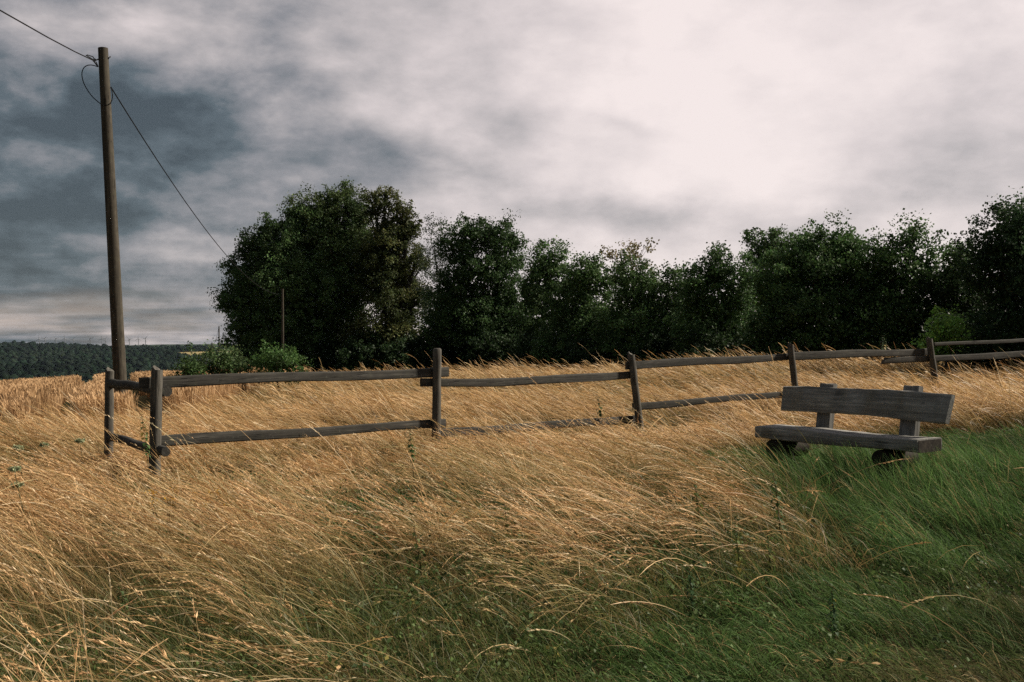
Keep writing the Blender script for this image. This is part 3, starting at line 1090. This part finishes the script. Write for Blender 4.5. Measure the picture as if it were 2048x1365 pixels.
def strands(x, y, L, phi, th0, th1, width, c0, c1, nseg=5, pw=1.3, head=None, z=None, twist=None):
    """curved ribbons; head = (fraction, relative width) widens the last part into a seed head"""
    n = len(x)
    if z is None: z = ground(x, y)
    s = np.linspace(0, 1, nseg + 1)
    if head is not None:
        s = np.concatenate([np.linspace(0, 1 - head[0], nseg - 1), [1 - head[0] * .5, 1]])
    smid = (s[1:] + s[:-1]) / 2; ds = np.diff(s)
    th = th0[:, None] + (th1 - th0)[:, None] * smid[None] ** pw
    h = np.cumsum(np.sin(th) * ds * L[:, None], 1); v = np.cumsum(np.cos(th) * ds * L[:, None], 1)
    h = np.concatenate([np.zeros((n, 1)), h], 1); v = np.concatenate([np.zeros((n, 1)), v], 1)
    v = np.maximum(v, .01 * np.arange(nseg + 1)[None] * .3)
    dx, dy = np.cos(phi)[:, None], np.sin(phi)[:, None]
    Pc = np.stack([x[:, None] + h * dx, y[:, None] + h * dy, z[:, None] + v - .015], -1)
    om = (rng.uniform(0, np.pi, n) if twist is None else twist)[:, None]
    tht = np.concatenate([th, th[:, -1:]], 1)
    # horizontal side vector and the in-plane normal
    sx, sy = -dy, dx
    nx_, ny_, nz_ = np.cos(tht) * dx, np.cos(tht) * dy, -np.sin(tht)
    sd = np.stack([sx * np.cos(om) + nx_ * np.sin(om), sy * np.cos(om) + ny_ * np.sin(om), 0 * nx_ + nz_ * np.sin(om)], -1)
    if head is not None:
        prof = np.ones(nseg + 1); prof[-3] = 1.0; prof[-2] = head[1]; prof[-1] = .25
    else:
        prof = np.interp(s, [0, .3, .7, 1], [.8, 1, .7, .12])
    W = width[:, None] * prof[None] * .5
    A = Pc + sd * W[..., None]; B = Pc - sd * W[..., None]
    V = np.stack([A, B], 2).reshape(n, -1, 3)
    k = (nseg + 1) * 2
    q = np.arange(nseg) * 2
    Q0 = np.stack([q, q + 1, q + 3, q + 2], -1)
    Q = (Q0[None] + (np.arange(n) * k)[:, None, None]).reshape(-1, 4)
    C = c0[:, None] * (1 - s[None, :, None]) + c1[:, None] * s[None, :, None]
    C = np.repeat(C, 2, 1)
    return V.reshape(-1, 3), Q, C.reshape(-1, 3), Pc, th


def spikelets(Pc, th, phi, colr, K, size):
    """feathery seed heads: K slim leaflets around the last part of each stem"""
    n = len(Pc)
    p0, p1, p2 = Pc[:, -3], Pc[:, -2], Pc[:, -1]
    f = (np.arange(K) + .5) / K
    f = np.clip(f[None] + rng.uniform(-.06, .06, (n, K)), 0, 1)
    ctr = np.where((f < .5)[..., None], p0[:, None] + (p1 - p0)[:, None] * (f * 2)[..., None], p1[:, None] + (p2 - p1)[:, None] * (f * 2 - 1)[..., None])
    T = p2 - p0; T /= np.linalg.norm(T, axis=1, keepdims=True) + 1e-9
    r1 = rng.normal(size=(n, K, 3))
    sd = r1 - (r1 * T[:, None]).sum(-1, keepdims=True) * T[:, None]
    sd /= np.linalg.norm(sd, axis=-1, keepdims=True) + 1e-9
    ln = (size[:, None] * rng.uniform(.6, 1.2, (n, K)) * (1.15 - .6 * f))[..., None]
    ax = T[:, None] * .92 + sd * .36
    w = np.cross(ax, r1); w /= np.linalg.norm(w, axis=-1, keepdims=True) + 1e-9
    m = ctr + ax * ln * .45
    V = np.stack([ctr, m + w * ln * .11, ctr + ax * ln, m - w * ln * .11], 2).reshape(-1, 3)
    Q = np.arange(n * K * 4).reshape(-1, 4)
    C = np.repeat(colr[:, None], K * 4, 1).reshape(-1, 3) * rng.uniform(.85, 1.15, (n * K * 4, 1))
    return V, Q, C


class Pile:
    def __init__(self): self.V, self.Q, self.C, self.n = [], [], [], 0
    def add(self, V, Q, C):
        self.V.append(V.astype(np.float32)); self.Q.append((Q + self.n).astype(np.int32)); self.C.append(C.astype(np.float32)); self.n += len(V)
    def build(self, name, mat, label, cat):
        me = np_mesh(name, np.vstack(self.V), np.vstack(self.Q), np.clip(np.vstack(self.C), 0, 1))
        return tag(link_mesh(name, me, mat), label, cat, kind='stuff')


def lerp(a, b, t):
    return np.asarray(a)[None] * (1 - t[:, None]) + np.asarray(b)[None] * t[:, None]


def hollow(u, v, ru, rv, amp):
    """a thin, green place in the meadow: photo pixel of its middle -> x, y, half widths in metres"""
    d = 1.25 * F / (v - HOR)
    return ((u - 1024) / F * d, d + .25, ru / F * d, 1.35 * rv * d * d / (1.25 * F), amp)


HOLES = [hollow(*h) for h in (
    (790, 990, 170, 62, 1.0), (560, 1005, 230, 44, .80), (300, 1040, 150, 36, .62), (1000, 1015, 150, 44, .75), (1190, 965, 120, 28, .5), (430, 925, 160, 22, .45), (1000, 1125, 330, 80, .84), (830, 1185, 230, 80, .75), (1260, 1090, 190, 60, .66),
    (1390, 1140, 180, 60, .78), (600, 1290, 330, 70, .66), (90, 1290, 240, 75, .72), (330, 1345, 260, 60, .6), (1040, 1035, 130, 36, .5),
    (240, 955, 130, 26, .40), (470, 1100, 110, 34, .35), (1480, 1050, 140, 30, .45), (150, 1085, 160, 22, .3), (950, 925, 120, 20, .35),
    (520, 930, 150, 18, .3), (1120, 1210, 260, 60, .85), (760, 1340, 240, 60, .7))]


def hole_at(x, y):
    h = np.zeros_like(x)
    wx = x + .5 * (fbm(x * 1.4, y * 1.4, 101) - .5); wy = y + .7 * (fbm(x * 1.4 + 9, y * 1.4, 103) - .5)
    for hx, hy, rx, ry, ha in HOLES:
        h = np.maximum(h, ha * np.exp(-((wx - hx) / rx) ** 2 - ((wy - hy) / ry) ** 2))
    return h


def lean_hole(x, y):
    """also where only the bent-over tips would cover the gap"""
    return np.maximum(hole_at(x, y), .9 * hole_at(x - .40, y))


def gold_density(x, y):
    g = green_amount(x, y)
    d = np.clip(.5 - g * 2.2, 0, 1)
    hole = lean_hole(x, y)
    nz = tussock(x, y)
    return d * (1 - hole) ** 1.5 * np.clip(.04 + 1.35 * nz ** 1.3, .04, 1), hole, g


def tussock(x, y):
    """0 in the gaps, 1 on the swells of the meadow"""
    n = .5 * fbm(x * .75 + 5 + .5 * y, y * .62, 31) + .5 * fbm(x * 1.7 + .9 * y, y * 1.5 + 9, 33, 2)
    return np.clip((n - .33) / .34, 0, 1)


def thin(x, y):
    """the meadow thins out towards the path where the photographer stands, most in the middle"""
    return np.clip(.85 + .15 * (y - 5.5) / 4.0, .85, 1)


def stand(x, y):
    """how tall the grass stands: low along the fence, higher swells in front of it and behind"""
    h = 1.0 - .42 * np.exp(-((y - (14.3 + .58 * x)) / 2.6) ** 2) * np.clip((6.5 - x) / 2, 0, 1) * (x > -9)
    h = h + .38 * np.exp(-((x - .1) ** 2 / 1.7 + (y - 11.6) ** 2 / 1.5))
    h = h - .30 * 1.1 * np.exp(-((x + 2.2) ** 2 / 2.6 + (y - 10.8) ** 2 / 1.6))
    h = h * np.where((y > 15) & (y < 27), .84, 1.0)
    return h


def is_crop(x, y):
    """the grain field begins beyond this slanting edge on the left"""
    return (y > 19.5 + .35 * (x + 9) + .6 * np.sin(x * .9)) & (x < -6.8 - .12 * (y - 20))


def build_meadow():
    pile = Pile()
    zones = [(3.0, 6.5, 27000, .0026, 8), (6.5, 10, 46000, .0030, 7), (10, 15, 74000, .0040, 6), (15, 23, 80000, .0056, 5), (23, 42, 70000, .009, 4)]
    for y0, y1, n, w, ns in zones:
        # two stems in three grow in tufts that share a base, a lean, a length and a tone
        tid = np.full(n, -1)
        x, y = scatter(n, y0, y1)
        nt = int(n / (26 if y1 <= 10 else 20))
        tx, ty = scatter(nt, y0, y1)
        pick = rng.uniform(0, 1, n) < (.72 if y1 < 16 else .5)
        tid = rng.integers(0, nt, n)
        rad = (.055 + .02 * (y1 > 10)) * rng.uniform(.5, 1.6, nt)
        x = np.where(pick, tx[tid] + rng.normal(0, 1, n) * rad[tid], x)
        y = np.where(pick, ty[tid] + rng.normal(0, 1, n) * rad[tid], y)
        tL = np.where(pick, rng.normal(1, .17, nt)[tid], 1.0)
        tphi = np.where(pick, rng.normal(0, .30, nt)[tid], 0.0)
        tth = np.where(pick, rng.normal(0, R(11), nt)[tid], 0.0)
        ttone = np.where(pick, rng.normal(0, .30, nt)[tid], 0.0)
        den, hole, g = gold_density(np.where(pick, tx[tid], x), np.where(pick, ty[tid], y))
        den = den * thin(x, y)
        # a tuft stands or is missing as a whole
        tr = rng.uniform(0, 1, nt)
        roll = np.where(pick, np.clip(tr[tid] + rng.normal(0, .08, n), 0, 1), rng.uniform(0, 1, n))
        k = (roll < den) & bench_free(x, y) & ~is_crop(x, y)
        # a thin sprinkle of stems in the green patch too
        k |= (rng.uniform(0, 1, n) < .0008 * (g > 0) * (g < 3)) & bench_free(x, y)
        x, y = x[k], y[k]; n = len(x)
        tL, tphi, tth, ttone = tL[k], tphi[k], tth[k], ttone[k]
        # gusts: neighbouring stems bend alike
        gu = fbm(x * .55 + 2, y * .55, 41); gd = fbm(x * .35, y * .35 + 7, 43); gf = fbm(x * 2.2, y * 2.2, 47, 2)
        phi = np.pi + (gd - .5) * 1.7 + (gf - .5) * .7 + rng.normal(0, 1, n) * np.where(rng.uniform(0, 1, n) < .3, .55, .18) + .12 + tphi
        stray = rng.uniform(0, 1, n) < .045
        phi = np.where(stray, rng.uniform(0, 2 * np.pi, n), phi)
        th0 = R(22) + R(40) * gu + rng.normal(0, R(8), n) + tth * .6
        th1 = np.where(y < 9, R(64), R(64)) + R(44) * gu + R(26) * (gf - .5) + rng.normal(0, R(13), n) + tth
        ts = tussock(x, y)
        L = rng.normal(.78, .13, n) * np.where(y < 9, 1.30, 1.06) * (.58 + .30 * gf + .30 * ts) * stand(x, y) * (1 - .48 * hole[k]) * tL
        tallest = rng.uniform(0, 1, n) < .010
        L = np.where(tallest, L * 1.35, L); th0 = np.where(tallest, th0 * .6, th0); th1 = np.where(tallest, th1 * .8, th1)
        tone = np.clip(rng.normal(.5, .22, n) + ttone + (fbm(x * .8, y * .8, 51) - .5) * .9, 0, 1)
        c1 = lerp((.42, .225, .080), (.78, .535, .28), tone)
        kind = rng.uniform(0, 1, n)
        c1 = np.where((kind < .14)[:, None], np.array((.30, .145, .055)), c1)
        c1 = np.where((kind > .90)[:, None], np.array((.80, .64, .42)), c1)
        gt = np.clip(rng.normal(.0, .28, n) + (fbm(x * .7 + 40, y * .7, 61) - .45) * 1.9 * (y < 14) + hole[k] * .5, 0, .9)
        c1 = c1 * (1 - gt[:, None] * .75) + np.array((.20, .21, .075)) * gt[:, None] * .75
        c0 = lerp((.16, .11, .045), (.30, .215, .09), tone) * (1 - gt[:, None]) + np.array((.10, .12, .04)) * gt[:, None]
        W = np.full(n, w) * rng.uniform(.7, 1.4, n)
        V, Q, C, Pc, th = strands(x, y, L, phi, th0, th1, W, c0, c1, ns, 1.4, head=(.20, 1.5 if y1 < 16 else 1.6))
        pile.add(V, Q, C)
        if y0 < 15:
            K = 14 if y1 <= 10 else 7
            m = rng.uniform(0, 1, n) < (.85 if y1 <= 10 else .7)
            hc = c1[m] * .85 + np.array((.12, .085, .055))
            V, Q, C = spikelets(Pc[m], th[m], phi[m], hc, K, rng.uniform(.017, .036, m.sum()) * (1.0 if y1 <= 10 else 1.25))
            pile.add(V, Q, C)
    pile.build('meadow_grass', M['grass'], 'tall dry golden grass bent to the left by the wind', 'grass')

    # leaf blades lower down: dry litter and green undergrowth
    pile = Pile()
    for y0, y1, n, w, ns in ((2.8, 6.5, 90000, .0040, 4), (6.5, 11, 95000, .0050, 4), (11, 17, 50000, .008, 3), (17, 42, 52000, .015, 3)):
        x, y = scatter(n, y0, y1)
        g = green_amount(x, y)
        k = (rng.uniform(0, 1, n) < np.clip(.6 - g * 1.5, 0, 1)) & bench_free(x, y) & ~is_crop(x, y)
        x, y = x[k], y[k]; n = len(x)
        hole = hole_at(x, y)
        phi = np.pi + rng.normal(0, 1.2, n)
        flat = rng.uniform(0, 1, n) < .22
        th0 = np.where(flat, rng.normal(R(70), R(12), n), rng.normal(R(15), R(15), n)); th1 = rng.normal(R(80), R(25), n)
        L = rng.uniform(.16, .42, n) * (1 - .35 * hole) * np.clip(stand(x, y), .5, 1)
        gr = np.clip(rng.normal(.60, .3, n) + (fbm(x * .8, y * .8, 71) - .5) * 1.6 + hole * .28 - np.clip((y - 12) / 14, 0, .35), 0, 1)
        dry = lerp((.17, .105, .045), (.40, .27, .12), rng.uniform(0, 1, n))
        grn = lerp((.040, .058, .018), (.115, .155, .045), rng.uniform(0, 1, n))
        c = dry * (1 - gr[:, None]) + grn * gr[:, None]
        V, Q, C, _, _ = strands(x, y, L, phi, th0, th1, np.full(n, w) * rng.uniform(.6, 1.4, n), c * .75, c, ns, 1.2)
        pile.add(V, Q, C)
    pile.build('undergrowth_grass', M['grass'], 'short mixed green and straw blades under the tall golden grass', 'grass')

    # the green patch on the right
    pile = Pile()
    for y0, y1, n, w, ns in ((2.4, 5.5, 70000, .0040, 4), (5.5, 9, 95000, .0046, 4), (9, 15, 75000, .0065, 4)):
        x, y = scatter(n, y0, y1)
        g = green_amount(x, y)
        k = (rng.uniform(0, 1, n) < np.clip(.5 + g * 1.8, 0, 1)) & (bench_free(x, y) | (rng.uniform(0, 1, n) < .6))
        x, y, g = x[k], y[k], g[k]; n = len(x)
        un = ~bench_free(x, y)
        phi = np.pi * .97 + (fbm(x * .8, y * .8, 81) - .5) * 2.6 + rng.normal(0, .75, n)
        tu = fbm(x * 1.7, y * 1.7, 83)
        th0 = R(8) + R(30) * tu + rng.normal(0, R(10), n); th1 = R(65) + R(40) * tu + rng.normal(0, R(18), n)
        nb_ = np.exp(-((x - 3.4) ** 2 + (y - 8.9) ** 2) / 2.5)
        th1 = th1 - R(42) * nb_; th0 = th0 * (1 - .5 * nb_)
        # shorter where it is walked on, longer and more upright round the bench
        near_b = np.exp(-((x - 3.9) ** 2 + (y - 8.7) ** 2) / 4.5)
        tf = fbm(x * 2.6, y * 2.6, 85, 2)
        L = rng.uniform(.10, .30, n) * np.clip(.35 + .75 * tu + 1.1 * (tf - .45), .3, 1.5) * (1 + 1.35 * near_b)
        L = np.minimum(L, .52)
        worn = np.exp(-((x - 2.0) ** 2 / .5 + (y - 4.25) ** 2 / .35)) + .6 * np.exp(-((x - 2.9) ** 2 / .4 + (y - 5.6) ** 2 / .3))
        L = L * (1 - .55 * np.clip(worn, 0, 1))
        L = np.where(un, np.minimum(L, .34), L)
        t = rng.uniform(0, 1, n)
        c = lerp((.026, .063, .018), (.094, .165, .048), t) * (.60 + .85 * fbm(x * 1.3 + 7, y * 1.3, 87))[:, None] * (1 + .3 * near_b[:, None])
        br = np.clip((fbm(x * .9 + 3, y * .9, 91) - .55) * 4 + rng.normal(0, .25, n), 0, 1) * np.clip((7.5 - y) / 3, 0, 1)
        c = c * np.where(un, .6, 1.0)[:, None]  # blades under the bench coloured darker, its shade put into them
        c = c * (1 - .45 * br[:, None]) + np.array((.16, .12, .05)) * .45 * br[:, None]
        wn_ = np.clip(worn * .8 + rng.normal(0, .2, n), 0, 1)[:, None] * .75
        c = c * (1 - wn_) + np.array((.13, .095, .045)) * wn_
        dryb = rng.uniform(0, 1, n) < .06
        c[dryb] = lerp((.25, .19, .08), (.45, .34, .17), rng.uniform(0, 1, dryb.sum()))
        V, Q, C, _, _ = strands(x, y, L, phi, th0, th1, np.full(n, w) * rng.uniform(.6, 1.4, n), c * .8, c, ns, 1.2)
        pile.add(V, Q, C)
    pile.build('green_grass', M['green'], 'lush green grass round the bench and in the lower right corner', 'grass')


build_meadow()


def build_weeds():
    """low broad-leaved ground cover between the blades"""
    n = 15000
    x, y = scatter(n, 3.0, 11.5)
    g = green_amount(x, y); h = hole_at(x, y)
    w = np.clip(h * 1.1 - .15, 0, 1) + .45 * (g > .1) * np.clip(fbm(x * 1.2, y * 1.2, 111) * 3 - 1.2, 0, 1) + .05
    k = (rng.uniform(0, 1, n) < w) & bench_free(x, y)
    x, y, h, g = x[k], y[k], h[k], g[k]; n = len(x)
    per = 13
    top = rng.uniform(.08, .30, n) * np.where(g > .1, .55, 1.0)
    P = np.stack([x, y, ground(x, y)], -1)[:, None] + np.stack([rng.normal(0, .035, (n, per)) - .10 * top[:, None], rng.normal(0, .035, (n, per)),
                                                                top[:, None] * rng.uniform(.25, 1, (n, per))], -1)
    t = rng.uniform(0, 1, n)
    c = lerp((.030, .056, .017), (.085, .125, .036), t)
    yel = rng.uniform(0, 1, n) < .025
    c[yel] = (.20, .17, .045)
    C = np.repeat(c[:, None], per, 1) * rng.uniform(.75, 1.25, (n, per, 1))
    V, Q, C = leaf_quads(P.reshape(-1, 3), .024, .25, C.reshape(-1, 3))
    me = np_mesh('low_weeds', V, Q, np.clip(C, 0, 1))
    tag(link_mesh('low_weeds', me, M['foliage']), 'low broad-leaved weeds showing in the gaps of the grass', 'ground cover', kind='stuff')


build_weeds()


def build_crop():
    pile = Pile()
    td = np.array((math.sin(R(-22)), math.cos(R(-22))))          # tramline direction
    for y0, y1, n, w in ((18, 30, 70000, .012), (30, 60, 90000, .022)):
        y = np.sqrt(rng.uniform(y0 ** 2, y1 ** 2, n))
        az = R(1) * rng.uniform(-34, -11, n)
        x = y * np.tan(az)
        k = is_crop(x, y)
        off = (x + 10.8) * td[1] - (y - 24.0) * td[0]            # distance across the tramlines
        wob = .08 * np.sin(y * .6)
        for c in (0.0, 1.9, -6.5, -4.6):
            k &= np.abs(off - c + wob) > .42
        x, y = x[k], y[k]; n = len(x)
        L = rng.normal(.74, .035, n)
        phi = np.pi + rng.normal(0, .8, n)
        c1 = lerp((.30, .18, .085), (.54, .36, .195), np.clip(.5 * np.sin(off[k] * 1.9) * .5 + rng.normal(.5, .25, n) + (fbm(x * .4, y * .4, 5) - .5), 0, 1))
        V, Q, C, _, _ = strands(x, y, L, phi, rng.normal(R(6), R(5), n), rng.normal(R(35), R(22), n), np.full(n, w) * rng.uniform(.7, 1.3, n),
                                c1 * np.array((.6, .55, .5)), c1, 4, 2.2, head=(.14, 1.9))
        pile.add(V, Q, C)
    pile.build('grain_field', M['crop'], 'ripe brown-gold grain with wheel tracks at the left, beyond the fence corner', 'crop')


build_crop()


# ------------------------------------------------------------------ single plants in the grass
def leafy_stalk(label, u, v_top, d, h, col_top, col_low, leaf=.06, group='leafy stalks standing in the grass', pairs=9, name='nettle_plant', lean=-.15, cat='plant', droop=.9):
    top = at(u, v_top, d)
    x = top.x - lean * h
    bz = float(ground(x, d))
    leaf *= .62; pairs = int(pairs * 1.6)
    root = thing(name, label, cat, (x, d, bz), group)
    H = top.z - bz
    mb = MB()
    pts = [Vector((lean * h * (t ** 1.6), .02 * math.sin(t * 5), H * t)) for t in [i / 8 for i in range(9)]]
    mb.tube(pts, [.005 - .003 * i / 8 for i in range(9)], 6)
    mb.build('stem', M['stem'], root)
    V, Q, C = [], [], []
    nb = 0
    vis = min(1.0, h / max(H, .01))
    for k in range(pairs):
        t = 1 - vis * (k / pairs)
        p = np.array(pts[0].lerp(pts[-1], 0)) * 0 + np.array([np.interp(t, [i / 8 for i in range(9)], [q[c] for q in pts]) for c in range(3)])
        for s in range(2 if k else 3):
            a = k * 1.57 + s * math.pi + random.uniform(-.4, .4)
            sz = leaf * (.45 + .8 * min(1, (k + .6) / (pairs * .45))) * random.uniform(.75, 1.2)
            dr = droop + random.uniform(-.3, .3) - (.9 if k == 0 else 0)
            h_ = np.array((math.cos(a), math.sin(a), 0)); sd = np.array((-math.sin(a), math.cos(a), 0))
            ax1 = h_ * math.cos(dr * .4) - np.array((0, 0, math.sin(dr * .4)))
            ax2 = h_ * math.cos(dr * 1.3) - np.array((0, 0, math.sin(dr * 1.3)))
            q0 = p + ax1 * sz * .15; q1 = q0 + ax1 * sz * .45; q2 = q1 + ax2 * sz * .5
            up = np.array((0, 0, sz * .07))
            vs = [q0, q1 + sd * sz * .3 + up, q1, q1 - sd * sz * .3 + up, q2]
            V += vs
            Q += [(nb, nb + 1, nb + 4, nb + 2), (nb, nb + 2, nb + 4, nb + 3)]
            f = k / max(1, pairs - 1)
            c = (np.array(col_top) * (1 - f) + np.array(col_low) * f) * random.uniform(.75, 1.25)
            if random.random() < .07: c = np.array((.24, .18, .045))
            C += [c] * 5
            nb += 5
    me = np_mesh('foliage', np.array(V), np.array(Q), np.clip(np.array(C), 0, 1))
    link_mesh('foliage', me, M['foliage'], root)
    return root


M['stem'] = principled('plant_stem', (0.06, 0.05, 0.02), 0.7, 0.1)[0]


def umbel(label, u, v, d, size):
    top = at(u, v, d)
    x = top.x + .1
    bz = float(ground(x, d))
    root = thing('umbel_plant', label, 'plant', (x, d, bz), 'pale green umbel flowers in the dry grass')
    mb = MB()
    tp = top - Vector((x, d, bz))
    mb.tube([(0, 0, 0), (tp.x * .3, 0, tp.z * .5), tp], [.004, .0035, .003], 6)
    mb.build('stem', M['stem'], root)
    V, Q, C = [], [], []
    P = []
    for k in range(26):
        a = random.uniform(0, 6.28); r = math.sqrt(random.random()) * size
        P.append((tp.x + math.cos(a) * r, math.sin(a) * r, tp.z + .03 - r * r * 2 + random.uniform(0, .02)))
    P = np.repeat(np.array(P), 14, 0) + rng.normal(0, size * .12, (26 * 14, 3))
    c = np.array((.27, .30, .17))[None] * rng.uniform(.6, 1.35, (len(P), 1))
    me = np_mesh('flower_head', *leaf_quads(P, .016, .2, c)[:2], leaf_quads(P, .016, .2, c)[2])
    link_mesh('flower_head', me, M['foliage'], root)


def build_plants():
    G1, G2, Y = (.055, .10, .03), (.05, .085, .025), (.17, .16, .04)
    leafy_stalk('dark nettle stalk with yellowing lower leaves, left of the tallest nettle', 1388, 962, 6.9, .36, G2, Y, .07)
    leafy_stalk('tallest dark green nettle stalk poking from the golden grass below the bench', 1543, 938, 7.0, .5, G1, G2, .075, pairs=12)
    leafy_stalk('nettle stalk with pale yellow leaves in the dark hollow below the golden strip', 1468, 1058, 6.1, .3, G1, (.20, .20, .05), .07)
    leafy_stalk('short nettle stalk with one bright yellow leaf, just above the green patch', 1532, 1072, 6.2, .25, G1, Y, .065, pairs=7)
    leafy_stalk('small nettle stalk half buried among straws in the dark hollow', 1318, 1105, 5.9, .25, G1, (.12, .15, .04), .06, pairs=7)
    leafy_stalk('bushy dark green weed at the left edge of the green grass patch', 1375, 1128, 5.5, .24, (.04, .085, .03), (.04, .08, .03), .045, pairs=14)
    leafy_stalk('leafy weed with round yellow-green leaves on a dark stem near the middle of the foreground', 828, 1052, 5.9, .38, (.09, .12, .035), (.08, .11, .035), .075, pairs=7)
    leafy_stalk('thin weed with yellow-green leaves in the straw, right of the round-leaved weed', 1008, 1005, 6.6, .32, (.09, .12, .035), (.13, .13, .04), .06, pairs=7)
    leafy_stalk('broad dark weed low in the lower right grass', 1660, 1180, 5.0, .22, (.035, .075, .028), (.035, .07, .025), .045, pairs=14)
    leafy_stalk('little weed with ochre leaves at the right tip of the golden strip', 1762, 1022, 6.9, .2, (.16, .15, .04), (.28, .2, .05), .06, pairs=5)
    leafy_stalk('dark weed in the golden grass of the lower left corner', 240, 1165, 5.3, .24, G1, G2, .055, pairs=8)
    leafy_stalk('slim green weed in the straw left of the bottom centre', 490, 1160, 5.3, .25, (.05, .10, .04), G2, .055, pairs=9)
    leafy_stalk('green weed in front of the fence, between the second and third visible posts', 820, 862, 9.6, .3, (.06, .12, .045), G1, .07, pairs=8)
    leafy_stalk('green weed climbing beside the corner post of the fence', 285, 828, 10.2, .45, (.055, .11, .04), G1, .075, pairs=11)
    leafy_stalk('low dark thistle clump in the golden grass behind the fence', 1195, 795, 15.2, .3, (.05, .085, .035), G2, .11, pairs=7, name='thistle_plant', lean=-.4)
    leafy_stalk('pale green weed stalk in front of the dark trees above the bench', 1765, 672, 20, .35, (.10, .13, .08), (.07, .1, .05), .11, pairs=9)
    for (u, v, d, s, t) in ((35, 905, 8.4, .035, 'uppermost at the left edge'), (160, 890, 8.9, .035, 'right of the others'), (88, 898, 9.2, .03, 'between the edge and the fence'),
                            (30, 948, 7.6, .035, 'second one down the left edge'), (36, 980, 7.2, .035, 'lowest at the left edge')):
        umbel('pale green umbel flower head in the golden grass, ' + t, u, v, d, s)
    # yellow ragwort
    for (u, v, d, t) in ((335, 985, 7.0, 'left of the pair'), (430, 990, 7.1, 'right of the pair')):
        top = at(u, v, d)
        root = thing('yellow_wildflower', 'low tuft of small yellow blossoms in the straw, ' + t, 'flower', (top.x, d, float(ground(top.x, d))), 'yellow wildflowers')
        H = top.z - root.location.z
        mb = MB()
        P = []
        for k in range(9):
            q = (random.uniform(-.12, .12), random.uniform(-.1, .1), H * random.uniform(.85, 1.05))
            mb.tube([(q[0] * .2, q[1] * .2, 0), (q[0] * .6, q[1] * .6, q[2] * .6), q], .003, 5)
            P.append(q)
        mb.build('stem', M['stem'], root)
        P = np.repeat(np.array(P), 16, 0) + rng.normal(0, .014, (9 * 16, 3))
        c = np.array((.50, .27, .02))[None] * rng.uniform(.6, 1.2, (len(P), 1))
        V, Q, C = leaf_quads(P, .014, .2, c)
        link_mesh('blossom', np_mesh('blossom', V, Q, C), M['foliage'], root)


build_plants()


# ------------------------------------------------------------------ the air
def build_haze():
    mb = MB()
    x0, x1, y0, y1, z0, z1 = -7600, 7600, -7600, 7600, -140, 260
    mb.add([(x0, y0, z0), (x1, y0, z0), (x1, y1, z0), (x0, y1, z0), (x0, y0, z1), (x1, y0, z1), (x1, y1, z1), (x0, y1, z1)],
           [(3, 2, 1, 0), (4, 5, 6, 7), (0, 1, 5, 4), (1, 2, 6, 5), (2, 3, 7, 6), (3, 0, 4, 7)])
    mt = bpy.data.materials.new('haze')
    mt.use_nodes = True
    t = NT(mt.node_tree)
    v = t.node('ShaderNodeVolumePrincipled')
    v.inputs['Color'].default_value = (0.58, 0.74, 0.95, 1)
    v.inputs['Density'].default_value = 0.000011
    o = t.node('ShaderNodeOutputMaterial')
    t.link(v.outputs[0], o.inputs['Volume'])
    mt.cycles.volume_sampling = 'DISTANCE'
    mt.cycles.homogeneous_volume = True
    tag(mb.build('haze', mt), kind='stuff')


build_haze()
